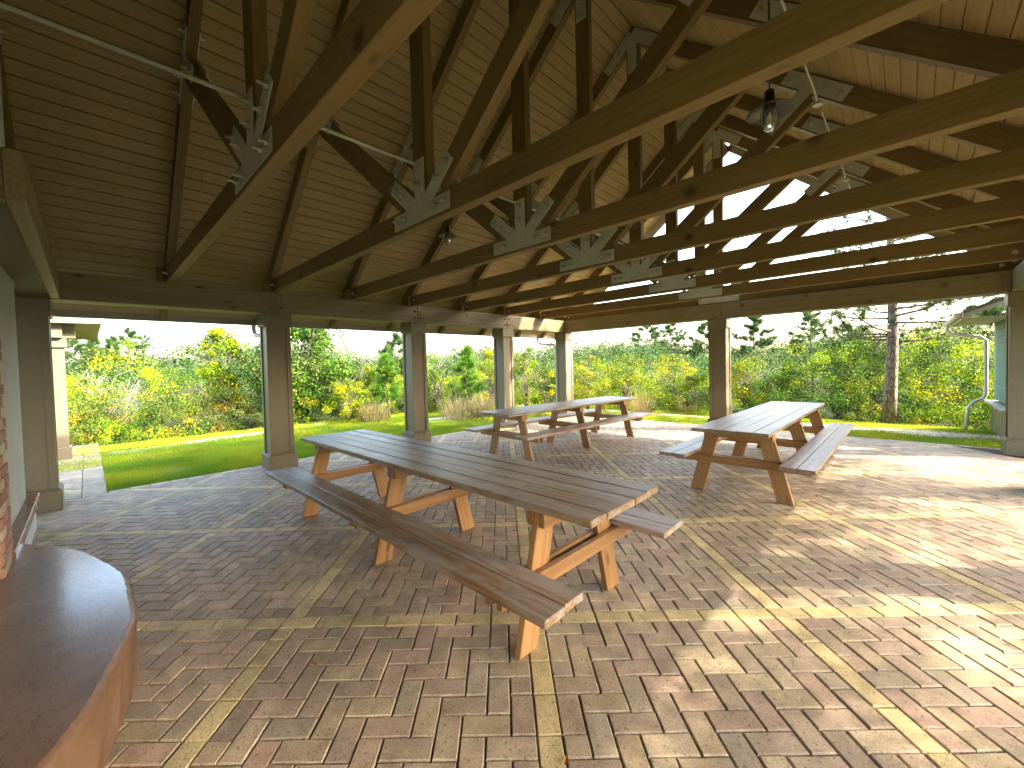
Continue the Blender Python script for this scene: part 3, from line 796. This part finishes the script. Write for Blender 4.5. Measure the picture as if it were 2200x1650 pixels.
# ------------------------------------------------------------------ picnic tables
def picnic(name, label, loc, rz):
    t = thing(name, label, 'picnic table', loc, rz, 'long wooden picnic tables'); L = 3.62
    m = MB()
    for k in range(5): m.board((0, (k-2)*.1445, .731+random.uniform(-.0015, .0015)), (1, 0, 0), (0, 1, 0), L+random.uniform(-.012, .012), .139, .038, .004)
    m.cur = 1
    for xf in (-1.45, 0, 1.45):
        for k in range(5):
            for e in (-.04, .04):
                x_ = xf+random.uniform(.03, .05); y_ = (k-2)*.1445+e; m.cyl((x_, y_, .749), (x_, y_, .7515), .005, n=8)
    m.build('tabletop', ['cedar_top', 'bolt'], t)
    for s in (-1, 1):
        m = MB()
        for k in (0, 1): m.board((0, s*(.50+k*.1435), .431+random.uniform(-.001, .001)), (1, 0, 0), (0, 1, 0), L+random.uniform(-.012, .012), .139, .038, .004)
        m.cur = 1
        for xf in (-1.45, 0, 1.45):
            for y_ in (.465, .535, .61, .68): m.cyl((xf+.04, s*y_, .449), (xf+.04, s*y_, .4515), .005, n=8)
        m.build('bench_seat', ['cedar_top', 'bolt'], t)
    for xf in (-1.45, 0, 1.45):
        for s in (-1, 1):
            m = MB(); top = Vector((xf, s*.245, .709)); bot = Vector((xf, s*.425, 0.002))
            ax = (top-bot).normalized()
            # leg with level-cut ends
            hw = .070/ax.z; th = .019
            vs = [(xf-th, bot.y-hw, bot.z), (xf+th, bot.y-hw, bot.z), (xf+th, bot.y+hw, bot.z), (xf-th, bot.y+hw, bot.z),
                  (xf-th, top.y-hw, top.z), (xf+th, top.y-hw, top.z), (xf+th, top.y+hw, top.z), (xf-th, top.y+hw, top.z)]
            o_ = (random.uniform(-30, 30), random.uniform(-.05, .05), .01)
            bc = [((Vector(v)-bot).dot(ax)+o_[0], (Vector(v)-bot-ax*(Vector(v)-bot).dot(ax)).y+o_[1], v[0]-xf+o_[2]) for v in vs]
            m.add(vs, [(0, 3, 2, 1), (4, 5, 6, 7), (0, 1, 5, 4), (1, 2, 6, 5), (2, 3, 7, 6), (3, 0, 4, 7)], bc)
            lg = m.build('leg', 'cedar', t)
            bv = lg.modifiers.new('bevel', 'BEVEL'); bv.width = .003; bv.segments = 1
            m = MB()
            for dx in (-1, 1):
                for zz in (.36, .42-.08):
                    pass
            m = MB(); m.board((xf+s*0+.0395, 0, .3705) if s > 0 else (xf-.0395, 0, .3705), (0, 1, 0), (0, 0, 1), 1.30, .082*1.0+.0, .038, .003); m.build('bench_rail', 'cedar', t)
            m = MB(); m.board((xf+(.0395 if s > 0 else -.0395), 0, .667), (0, 1, 0), (0, 0, 1), .66, .088, .038, .003); m.build('cleat', 'cedar', t)
    return t
picnic('picnic_table', 'nearest long picnic table with stained brown bench close to the camera', (-2.84, 1.965, 0), 0)
picnic('picnic_table', 'long picnic table farthest back in front of the corner posts', (-4.40, 6.13, 0), R(90-2.5))
picnic('picnic_table', 'picnic table standing end-on at the right with worn grey top', (-1.315, 6.40, 0), R(90))

# ------------------------------------------------------------------ vegetation helpers
OUT = [None]
def leafset(P, size, cols, aspect=.5, loose=.62):
    """one rhombus per point, lying roughly square to the way out of its clump (as leaves face the light)"""
    n = len(P); o = OUT[0]+RNG.normal(size=(n, 3))*loose; o[:, 2] += .35; o /= np.linalg.norm(o, axis=1)[:, None]
    d = np.cross(o, RNG.normal(size=(n, 3))); d /= np.linalg.norm(d, axis=1)[:, None]
    w_ = np.cross(o, d); sz = size*RNG.uniform(.6, 1.35, n)[:, None]
    v = np.stack([P-d*sz*.5, P+w_*sz*aspect*.5, P+d*sz*.5, P-w_*sz*aspect*.5], 1)
    return v.reshape(-1, 3), np.repeat(cols, 4, 0)
PAL = {
    'yellow': [(.05, .09, .004), (.17, .24, .004), (.46, .43, .006), (.66, .50, .008)],
    'lime': [(.025, .07, .004), (.10, .20, .005), (.26, .37, .008), (.46, .50, .014)],
    'green': [(.012, .040, .006), (.035, .10, .008), (.09, .19, .015), (.24, .34, .03)],
    'olive': [(.014, .032, .010), (.04, .075, .018), (.10, .14, .03), (.24, .27, .07)],
    'rust': [(.05, .045, .006), (.15, .12, .010), (.34, .25, .014), (.46, .38, .02)],
    'pine': [(.020, .055, .016), (.04, .095, .025), (.08, .15, .04), (.14, .21, .06)],
    'bright_pine': [(.03, .10, .012), (.07, .19, .015), (.14, .29, .025), (.26, .38, .05)],
    'grey': [(.12, .11, .09), (.22, .20, .17), (.34, .31, .27), (.42, .39, .34)],
    'straw': [(.22, .16, .06), (.38, .29, .12), (.52, .42, .20), (.60, .50, .27)]}
def pal(name, t):
    p = np.array(PAL[name])*(.85 if name in ('straw', 'grey') else .86); t = np.clip(t, 0, .999)*3; i = t.astype(int); f = (t-i)[:, None]
    return p[i]*(1-f)+p[i+1]*f
def clumps(cen, rad, per, tint, sd=.16):
    """leaf points in shells round clump centres; tint is set per clump with random spread per leaf"""
    n = len(cen)*per; idx = np.repeat(np.arange(len(cen)), per)
    d = RNG.normal(size=(n, 3)); d /= np.linalg.norm(d, axis=1)[:, None]
    r = RNG.uniform(.3, 1.05, n)**.5; OUT[0] = d
    P = cen[idx]+d*(r*rad[idx])[:, None]*np.array([1, 1, .8])
    t = tint[idx]+RNG.normal(0, sd, n)
    return P, t
def twigs(m, base, h, spread, n, r0=.02, col=(.16, .13, .10), fork=2):
    for _ in range(n):
        a = random.uniform(0, 6.283); lean = random.uniform(.1, 1)*spread; hh = h*random.uniform(.6, 1)
        p = [Vector(base)]; k = 5
        for i in range(1, k+1):
            t = i/k; p.append(Vector(base)+Vector((math.cos(a)*lean*t**1.3+random.uniform(-.04, .04)*h, math.sin(a)*lean*t**1.3+random.uniform(-.04, .04)*h, hh*t)))
        m.tube(p, r0, 5, col, [r0*(1-.85*i/k) for i in range(k+1)])
        for _ in range(fork):
            i = random.randint(1, k-1); b2 = random.uniform(0, 6.283); L = h*random.uniform(.2, .45)
            e = p[i]+Vector((math.cos(b2)*L*.7, math.sin(b2)*L*.7, L*.7)); mid = (p[i]+e)/2+Vector((random.uniform(-.05, .05), random.uniform(-.05, .05), .04))*h
            m.tube([p[i], mid, e], r0*.4, 4, col, [r0*.45, r0*.3, r0*.08])
def shrub(name, label, cat, px, d, h, rx, kind, kind2=None, leaf=.07, nc=46, per=85, group='shrubs along the edge of the lawn', crown0=.0, stems=6, zoff=0, asp=.5, ry=None):
    x, y = at(px, d); gz = -.03-min(.3, max(0, -11.6-x, y-12.2)*.1)+zoff
    t = thing(name, label, cat, (x, y, gz), 0, group)
    ry = ry or rx
    a = RNG.uniform(0, 6.283, nc); rr = np.sqrt(RNG.uniform(0, 1, nc)); zz = RNG.uniform(0, 1, nc)
    prof = np.sqrt(np.clip(1-((zz-.35)/.68)**2, .05, 1))
    cen = np.stack([np.cos(a)*rr*prof*rx*.85, np.sin(a)*rr*prof*ry*.85, (crown0+(1-crown0)*zz*.92)*h], 1)
    rad = RNG.uniform(.11, .25, nc)*min(h, 2*rx, 4)*.72
    tint = RNG.uniform(.15, .75, nc)
    per = int(per*1.7); leaf *= .74
    P, tt = clumps(cen, rad, per, tint)
    P[:, 2] = np.maximum(P[:, 2], .02)
    c = pal(kind, tt)
    if kind2:
        pick = (RNG.random(nc) < .35)[np.repeat(np.arange(nc), per)]; c[pick] = pal(kind2, tt[pick])
    v, c = leafset(P, leaf, c, asp)
    npmesh('foliage', v, np.arange(len(v)).reshape(-1, 4), c, 'leaf', t)
    m = MB(); twigs(m, (0, 0, 0), h*1.0, rx*.8, stems+4, .014*h/2+.006, (.26, .23, .19), 4); m.build('stem', 'bark', t)
    return t
def needles(P, axes, L, n, cols, wd=.006):
    """tufts: n thin triangles fanning round each axis"""
    k = len(P)*n; idx = np.repeat(np.arange(len(P)), n)
    d = axes[idx]*.75+RNG.normal(size=(k, 3))*.55; d /= np.linalg.norm(d, axis=1)[:, None]
    s = np.cross(d, RNG.normal(size=(k, 3))); s /= np.linalg.norm(s, axis=1)[:, None]
    Lr = L*RNG.uniform(.6, 1.1, k)[:, None]; b = P[idx]+RNG.normal(0, .015, (k, 3))
    v = np.stack([b-s*wd, b+s*wd, b+d*Lr], 1)
    return v.reshape(-1, 3), np.repeat(cols[idx], 3, 0)
def pine(name, label, px, d, h, crown_from, br, kind='pine', trunk=.06, tuft=.22, nb=26, per=26, wd=.006, group='pine trees rising above the brush', lean=(0, 0), tufts=7, xy=None, barkc=(.20, .155, .13), droop=.15, top_round=False):
    x, y = xy or at(px, d); gz = -.04-min(.35, max(0, -11.6-x, y-12.2)*.1)
    t = thing(name, label, 'pine tree', (x, y, gz), 0, group)
    m = MB(); k = 9; P = []
    for i in range(k+1):
        f = i/k; P.append(Vector((lean[0]*f+min(.04, .012*h)*math.sin(f*7), lean[1]*f+min(.04, .012*h)*(math.cos(f*5)-1), h*f)))
    m.tube(P, trunk, 10, barkc, [trunk*(1.12 if i == 0 else 1-.86*i/k) for i in range(k+1)]); m.build('trunk', 'bark', t)
    def tp(z):
        f = max(0, min(.999, z/h))*k; i = int(f); return P[i].lerp(P[i+1], f-i)
    mb = MB(); TP = []; TA = []
    for q in range(nb):
        f = (q+random.random())/nb; z = h*(crown_from+(1-crown_from)*f*.97); a = random.uniform(0, 6.283)
        sh = math.sin(math.pi*min(1, .25+f*.75)) if top_round else (1-f)**.8*.95+.08
        L = br*sh*random.uniform(.7, 1.15); b0 = tp(z); up_ = random.uniform(.25, .6) if not top_round else random.uniform(.1, .5)
        pts = [b0]
        for s_ in (.35, .7, 1): pts.append(b0+Vector((math.cos(a)*L*s_, math.sin(a)*L*s_, L*(up_*s_**1.6-droop*s_*(1-f)))))
        mb.tube(pts, .01, 4, barkc, [trunk*.28*(1-f*.6), trunk*.2*(1-f*.6), trunk*.12, .003])
        for _ in range(tufts):
            s_ = random.uniform(.35, 1.0); i = min(2, int(s_*3)); pp = pts[i].lerp(pts[i+1], s_*3-i if s_ < 1 else 1)
            pp = pp+Vector((random.gauss(0, .09), random.gauss(0, .09), random.gauss(0, .05)))*L
            TP.append(pp); ax = (pts[3]-b0).normalized()*.6+Vector((0, 0, .7)); TA.append(ax.normalized())
    for _ in range(3): TP.append(tp(h*.995)+Vector((random.gauss(0, .02), random.gauss(0, .02), 0))); TA.append(Vector((0, 0, 1)))
    mb.build('branch', 'bark', t)
    TP = np.array([tuple(p) for p in TP]); TA = np.array([tuple(p) for p in TA])
    c = pal(kind, RNG.uniform(.1, .95, len(TP)))
    v, c = needles(TP, TA, tuft, per, c, wd)
    npmesh('needles', v, np.arange(len(v)).reshape(-1, 3), c, 'leaf', t)
    return t
def tuft(label, px, d, h, r, n=240, kind='straw'):
    x, y = at(px, d); t_ = RNG.uniform(.1, 1, n)
    a = RNG.uniform(0, 6.283, n); rr = r*np.sqrt(RNG.uniform(0, 1, n)); b = np.stack([np.cos(a)*rr, np.sin(a)*rr, np.zeros(n)], 1)
    out = np.stack([np.cos(a), np.sin(a), np.zeros(n)], 1)*RNG.uniform(.05, .7, n)[:, None]*h+RNG.normal(0, .16, (n, 3))*h
    hh = h*RNG.uniform(.35, 1.25, n); mid = b+out*.35; mid[:, 2] = hh*.55; e = b+out; e[:, 2] = hh
    s = np.cross(out+.001, [0, 0, 1.]); s /= np.linalg.norm(s, axis=1)[:, None]; w_ = .006
    v = np.stack([b-s*w_, b+s*w_, mid+s*w_*.8, mid-s*w_*.8, mid-s*w_*.8, mid+s*w_*.8, e+s*w_*.15, e-s*w_*.15], 1).reshape(-1, 3)
    o = npmesh('grass_clump', v, np.arange(len(v)).reshape(-1, 4), np.repeat(pal(kind, t_), 8, 0), 'blade'); o.location = (x, y, -.03)
    return tag(o, label, 'tall grass', 'clumps of dry tall grass')

# ---- the brush beyond the lawn: one uncountable mass of leaves
def thicket():
    Vv = []; Cc = []
    def belt(n, fn, per, rad, leaf, kinds, asp=.5):
        cen = np.array([fn() for _ in range(n)]); kk = RNG.choice(len(kinds), n)
        # colour drifts in patches
        for i in range(n):
            q = mn.noise(Vector((cen[i][0]*.35, cen[i][1]*.35, cen[i][2]*.6+4))); kk[i] = int(min(len(kinds)-1, max(0, (q*1.6+.5+random.uniform(-.25, .25))*len(kinds))))
        r = RNG.uniform(.6, 1.3, n)*rad; tint = RNG.uniform(.1, .8, n)
        P, tt = clumps(cen, r, per, tint); idx = np.repeat(kk, per); c = np.zeros((len(P), 3))
        for q, kd in enumerate(kinds):
            s = idx == q; c[s] = pal(kd, tt[s])
        P[:, 2] = np.maximum(P[:, 2], -.25)
        v, c = leafset(P, leaf, c, asp); Vv.append(v); Cc.append(c)
    def hgt(x, y, base): return base*(.92+1.05*mn.noise(Vector((x*.42, y*.42, 1)))+.55*mn.noise(Vector((x*1.5, y*1.5, 7))))
    def left(dmin, dmax, base, lo=0.):
        def f():
            y = random.uniform(-4, 13); dd = random.uniform(dmin, dmax)
            x = -11.7-dd+(max(0, y-6)*.38); H = hgt(x, y, base); z = H*random.uniform(lo, 1)**.8
            return (x, y, z-.1)
        return f
    def far(dmin, dmax, base, lo=0.):
        def f():
            x = random.uniform(-12, 7); dd = random.uniform(dmin, dmax); y = 12.35+dd-(.5 if x < -5 else 0); H = hgt(x, y, base)
            return (x, y, H*random.uniform(lo, 1)**.8-.1)
        return f
    K1 = ['olive', 'green', 'rust', 'lime', 'green', 'yellow', 'lime', 'olive']
    KD0 = 0
    K2 = ['green', 'yellow', 'lime', 'green', 'yellow', 'lime', 'olive', 'lime']
    belt(420, left(.1, .9, .7), 95, .17, .042, K1); belt(520, left(.8, 2.6, 1.15), 130, .25, .046, K1); belt(420, left(2.4, 5.5, 1.6, .2), 130, .33, .058, K2)
    belt(360, far(.1, .8, .7), 95, .17, .042, K2); belt(560, far(.6, 2.4, 1.2), 130, .25, .046, K2); belt(440, far(2.2, 5, 1.6, .2), 130, .33, .058, K2)
    v = np.concatenate(Vv); c = np.concatenate(Cc)
    o = npmesh('brush', v, np.arange(len(v)).reshape(-1, 4), c, 'leaf'); tag(o, 'tangled mass of green and yellow brush beyond the lawn', 'brush', kind='stuff')
    Vv.clear(); Cc.clear()
    def distant(r0_, r1, base):
        def f():
            a = R(random.uniform(78, 190)); rr = random.uniform(r0_, r1); x, y = rr*math.cos(a), rr*math.sin(a)
            return (x, y, base*(.95+.9*mn.noise(Vector((x*.12, y*.12, 1))))*random.uniform(.3, 1)**.6)
        return f
    KD = ['pine', 'olive', 'pine', 'green', 'olive']
    belt(1000, distant(20, 34, 1.75), 150, .55, .085, KD, .6); belt(900, distant(36, 70, 2.7), 90, 1.1, .17, KD, .6)
    v = np.concatenate(Vv); c = np.concatenate(Cc)
    o = npmesh('distant_woods', v, np.arange(len(v)).reshape(-1, 4), c, 'leaf'); tag(o, 'low olive woods filling the horizon behind the brush', 'woods', kind='stuff')
thicket()

# ---- plants one can tell apart
shrub('scrub_oak', 'large dark-leaved scrub oak filling the view beside the first full post', 'tree', 650, 13.0, 3.4, 1.85, 'green', 'olive', .125, 120, 110, 'broadleaf trees by the lawn', .12, 9)
shrub('sapling_tree', 'slender yellow-green tree reaching up to the eave left of the first full post', 'tree', 480, 12.4, 3.35, .8, 'lime', 'yellow', .095, 55, 90, 'broadleaf trees by the lawn', .15, 5)
G1 = 'shrubs along the edge of the lawn'
for a in [
    ('pale feathery shrub at the lawn edge, nearest the leftmost post', 225, 11.9, 1.15, .62, 'lime', 'straw'),
    ('yellow-topped shrub standing just right of the outer porch post', 172, 14.5, 2.0, .8, 'yellow', 'lime'),
    ('round green shrub behind the bare grey branches', 330, 14.8, 2.1, .95, 'green', 'lime'),
    ('rust and yellow low shrub left of the first full post', 500, 11.9, 1.15, .8, 'rust', 'yellow'),
    ('bushy yellow-green shrub in front of the dark scrub oak', 745, 11.6, 1.3, .75, 'yellow', 'lime'),
    ('green shrub with golden leaf tips left of the second full post', 790, 12.6, 1.7, .6, 'lime', 'yellow'),
    ('light green tall shrub between the second post and the small pine', 935, 13.8, 1.9, .65, 'lime', 'green'),
    ('golden-leaved tall shrub left of the third post', 1052, 14.2, 2.15, .7, 'yellow', 'lime'),
    ('tall lime shrub rising between the third post and the corner post', 1128, 14.0, 2.25, .65, 'lime', 'yellow'),
    ('dense green shrub under the golden vines near the corner post', 1175, 12.4, 1.5, .8, 'green', 'yellow'),
    ('golden shrub draped with yellow vine right of the corner post', 1262, 12.9, 1.85, .8, 'yellow', 'lime'),
    ('broad green and gold shrub behind the farthest table end', 1345, 13.0, 1.8, .95, 'lime', 'yellow'),
    ('wide leafy shrub with a yellow crown left of the middle post', 1450, 12.8, 1.85, .95, 'yellow', 'green'),
    ('dark green low shrub touching the lawn left of the middle post', 1500, 11.6, 1.15, .75, 'green', 'lime'),
    ('bright yellow-crowned shrub right of the middle post', 1600, 12.4, 1.8, .75, 'yellow', 'lime'),
    ('broad green shrub behind the right-hand table', 1690, 12.2, 1.5, .95, 'lime', 'green'),
    ('olive rounded shrub behind the tree with the grey trunk, left side', 1800, 13.5, 2.0, .85, 'olive', 'green')]:
    shrub('shrub', a[0], 'shrub', *a[1:5], a[5], a[6], .06, 44, 85, G1)
shrub('vine_mound', 'tall dark mound of vines behind the thick pine trunk', 'shrub', 1845, 11.6, 2.75, 1.05, 'green', 'olive', .085, 62, 100, 'vine-covered mounds at the right', 0, 6)
shrub('vine_mound', 'bright vine-covered mound right of the thick pine trunk', 'shrub', 1985, 11.6, 2.6, 1.0, 'green', 'lime', .085, 62, 100, 'vine-covered mounds at the right', 0, 6)
shrub('vine_mound', 'yellow-green vine mound in front of the green shed', 'shrub', 2085, 12.8, 2.45, 1.0, 'lime', 'yellow', .085, 62, 100, 'vine-covered mounds at the right', 0, 6)
# bare grey brushwood
def brushwood(label, px, d, h, n, col):
    x, y = at(px, d); m = MB(); twigs(m, (0, 0, 0), h, h*.75, n, .010, col, 6); twigs(m, (.25, .1, 0), h*.8, h*.6, n, .007, col, 6)
    o = m.build('bare_bush', 'bark' if col[0] < .3 else 'twig'); o.location = (x, y, -.04); tag(o, label, 'bare bush', 'leafless grey bushes')
brushwood('large leafless grey bush of crooked twigs left of the first full post', 250, 11.45, 1.75, 18, (.36, .34, .31))
brushwood('smaller bare brown bush at the foot of the right-hand vines', 2035, 10.9, .75, 26, (.22, .13, .08))
brushwood('bare brown brushwood behind the grass left of the thick pine trunk', 1870, 11.2, .8, 20, (.20, .13, .09))
# dry tall grass
for l, px, d, h, r in (('dry straw-coloured grass clump at the foot of the first bay', 332, 11.5, .62, .12), ('wide band of dry straw grass right of the second full post', 985, 12.0, .62, .55),
                       ('dry straw grass clump just left of the third post', 1035, 12.1, .62, .35), ('thin dry grass clump left of the second full post', 800, 11.6, .55, .4),
                       ('dry grass clump behind the far table, right end', 1375, 12.0, .7, .3), ('small dry grass clump by the middle post', 1478, 11.9, .5, .25), ('dry grass clump under the rust-coloured shrub', 455, 11.4, .5, .25)):
    tuft(l, px, d, h, r, 420 if r > .3 else 160)
# pines
YG = 'young bright green pines in the brush'
pine('young_pine', 'bright green young pine standing alone left of the third post', 1004, 13.0, 2.1, .12, .55, 'bright_pine', .03, .17, 46, 34, .006, YG, tufts=7)
pine('young_pine', 'bright young pine with orange lower needles left of the second full post', 832, 12.2, 1.85, .25, .5, 'bright_pine', .03, .2, 36, 34, .006, YG, tufts=7)
pine('young_pine', 'short young pine poking out of the brush right of the middle post', 1693, 13.0, 1.75, .35, .32, 'bright_pine', .025, .17, 24, 30, .006, YG)
for l, px, d, h, cf, br, tr_ in (
    ('round-topped pine against the sky in the left bay', 281, 30, 5.15, .35, 1.5, True), ('narrow pointed pine left of the round-topped pine', 245, 27, 4.3, .3, .75, False),
    ('small pointed pine at the far left of the skyline', 207, 24, 4.0, .3, .7, False), ('spreading pine nearest the outer porch post on the skyline', 165, 26, 4.05, .4, 1.1, True),
    ('dark pine top just left of the second full post', 853, 17, 3.2, .4, .7, False), ('tall slim pine with open crown left of the two skyline pines before the middle post', 1392, 32, 4.9, .35, 1.3, True),
    ('shorter open-crowned skyline pine close to the middle post, left side', 1443, 34, 5.0, .45, 1.2, True), ('pointed skyline pine directly beside the middle post', 1517, 28, 4.3, .4, 1.0, False),
    ('slender dark pine standing free on the skyline right of the middle post', 1622, 26, 4.6, .35, 1.15, False), ('pine with tufted tall crown left of the thick trunk', 1745, 19, 4.1, .4, .95, False),
    ('spreading pine crown over the brush left of the green shed', 2085, 19, 4.0, .45, 1.7, True), ('far pine crown touching the shed roof at the right', 2140, 24, 5.0, .5, 1.7, True)):
    pine('pine_tree', l, px, d, h, cf, br*1.3, 'pine', .07*h/4.5, .30 if d > 22 else .24, 34, 26, .016 if d > 22 else .009, top_round=tr_, tufts=9)
pine('pine_tree', 'nearest tall pine with thick grey furrowed trunk at the right', 1912, 9.4, 7.4, .245, 2.0, 'pine', .12, .24, 84, 30, .005, xy=(-.35, 12.55), tufts=12, barkc=(.30, .25, .22), lean=(.12, .1), top_round=True)

# ------------------------------------------------------------------ covered walk at the left and the shed at the right
pc = thing('porch', 'tan corner post and eave of a second shelter beyond the leftmost post', 'porch', (-10.75, -.45, 0))
def pb(m, name, mat, par=None):
    o = m.build(name, mat, par or pc); 
    if par is None: o.location = (10.75, .45, 0)
    return o
m = MB(); m.box(-10.90, -10.57, -.60, -.27, .2, 1.99, .004, axis=2, rnd=.5); pcn = pb(m, 'post', 'column')
m = MB(); m.box(-10.94, -10.53, -.64, -.235, .001, .21, .004, axis=2, rnd=.5); pb(m, 'base_trim', 'column', pcn)
m = MB(); m.box(-10.94, -10.53, -.64, -.235, 1.98, 2.145, .004, axis=2, rnd=.5); pb(m, 'cap_trim', 'column', pcn)
m = MB(); m.box(-14.5, -10.45, -.60, -.28, 2.147, 2.42, .004, axis=0); m.box(-10.90, -10.58, -4, -.12, 2.148, 2.40, .004, axis=1); pb(m, 'beam', 'beam')
m = MB()
vs = [(-10.3, -4.5, 2.34), (-10.3, .22, 2.40), (-15, .22, 2.40), (-15, -4.5, 2.34), (-11.8, -1.5, 3.3), (-15, -1.5, 3.3)]
m.add(vs, [(1, 0, 4), (0, 3, 5, 4), (2, 1, 4, 5), (0, 1, 2, 3)]); pb(m, 'roof', 'beam')
sh = thing('shed', 'small green-sided shed with white gutter behind the right-hand post', 'shed', (1.13, 12.3, 0))
def sb(m, name, mat, par=None):
    o = m.build(name, mat, par or sh)
    if par is None: o.location = (-1.13, -12.3, 0)
    return o
m = MB()
for k in range(12):
    z = .60+k*.13; m.board((3.5, 11.45, z+.065), (1, 0, 0), (0, 1, 0), 4.74-.0, 1.7, .128, .004, rnd=random.uniform(.35, .65))
m.v = [(v[0], v[1], v[2]) for v in m.v]; sb(m, 'siding_wall', 'siding')
m = MB(); m.box(1.02, 5.9, 10.3, 12.42, .52, .56, .003, axis=1); sb(m, 'sill', 'fascia')
m = MB()
yy = 10.42
while yy < 12.35: m.box(1.10, 1.14, yy, yy+.13, 0, .515, .003, axis=2); yy += .17
sb(m, 'skirt_board', 'beam')
m = MB()
vs = [(.60, 10.5, 2.13), (.60, 12.75, 2.13), (3.5, 12.75, 3.35), (3.5, 10.5, 3.35), (.60, 10.5, 2.19), (.60, 12.75, 2.19), (3.5, 12.75, 3.41), (3.5, 10.5, 3.41)]
m.add(vs, [(0, 1, 2, 3), (7, 6, 5, 4), (0, 4, 5, 1), (1, 5, 6, 2), (3, 7, 4, 0)]); sb(m, 'roof', 'shingle')
m = MB(); m.box(.58, .60, 10.1, 12.76, 2.02, 2.17, .003, axis=1); m.box(.60, 1.12, 12.3, 12.75, 2.04, 2.06, .003); m.box(.60, 1.12, 10.1, 12.3, 2.035, 2.055, .003); sb(m, 'fascia', 'fascia')
m = MB(); m.box(.50, .575, 10.1, 12.7, 2.07, 2.15, .015, axis=1); gt = sb(m, 'gutter', 'white')
m = MB(); m.tube([(.53, 12.5, 2.06), (.53, 12.5, 1.95), (.60, 12.48, 1.86), (.95, 12.35, 1.80), (1.03, 12.3, 1.72), (1.03, 12.28, .68), (1.0, 12.27, .60), (.86, 12.2, .52), (.80, 12.18, .42), (.76, 12.15, .0)], .032, 8); sb(m, 'downspout', 'white')
print('built', len(bpy.data.objects))

# trees added outside the picture, right of the shelter, to filter the low sun
for _l, _x, _y, _h, _r, _n, _lf, _cr in (('broad leafy tree added to the right of the shelter outside the picture, nearest of the three', 5.3, 4.0, 5.3, 2.2, 130, .12, .35), ('tallest open-crowned tree added to the right of the shelter outside the picture', 12.4, 13.0, 12.5, 3.6, 140, .22, .5), ('second open-crowned tall tree added to the right of the shelter outside the picture', 14.0, 9.3, 12.0, 3.3, 135, .22, .5)):
    _t = shrub('added_shade_tree', _l, 'tree', 0, 0, _h, _r, 'green', 'olive', _lf, _n, 40, 'added trees outside the picture', _cr, 5); _t.location = (_x, _y, -.05)

# a few fallen leaves on the paving
for _k, (_px, _py) in enumerate(((-.35, 3.1), (.35, 4.9), (.1, 6.2), (-.7, 5.4), (.7, 6.9), (-3.4, 3.6), (-2.3, 4.3), (-1.6, 3.2), (-5.2, 1.2), (-4.4, .7), (-.9, 1.2), (-2.1, .75))):
    m = MB(); a = random.uniform(0, 6.28); L = random.uniform(.018, .03); c_, s_ = math.cos(a), math.sin(a)
    pts = [(-L, 0, .004), (-.3*L, .42*L, .009), (.6*L, .3*L, .011), (L, 0, .006), (.6*L, -.3*L, .012), (-.3*L, -.42*L, .010)]
    vs = [(x*c_-y*s_, x*s_+y*c_, z) for x, y, z in pts]; vs = [(0, 0, .004)]+vs
    m.add(vs, [(0, k+1, (k+1) % 6+1) for k in range(6)], col=random.choice([(.40, .26, .05), (.30, .16, .04), (.45, .36, .06)]))
    o = m.build('fallen_leaf', 'leaf'); o.location = (_px, _py, .001)
    tag(o, 'tiny dry fallen leaf lying on the brick paving', 'leaf', 'fallen leaves scattered on the paving')
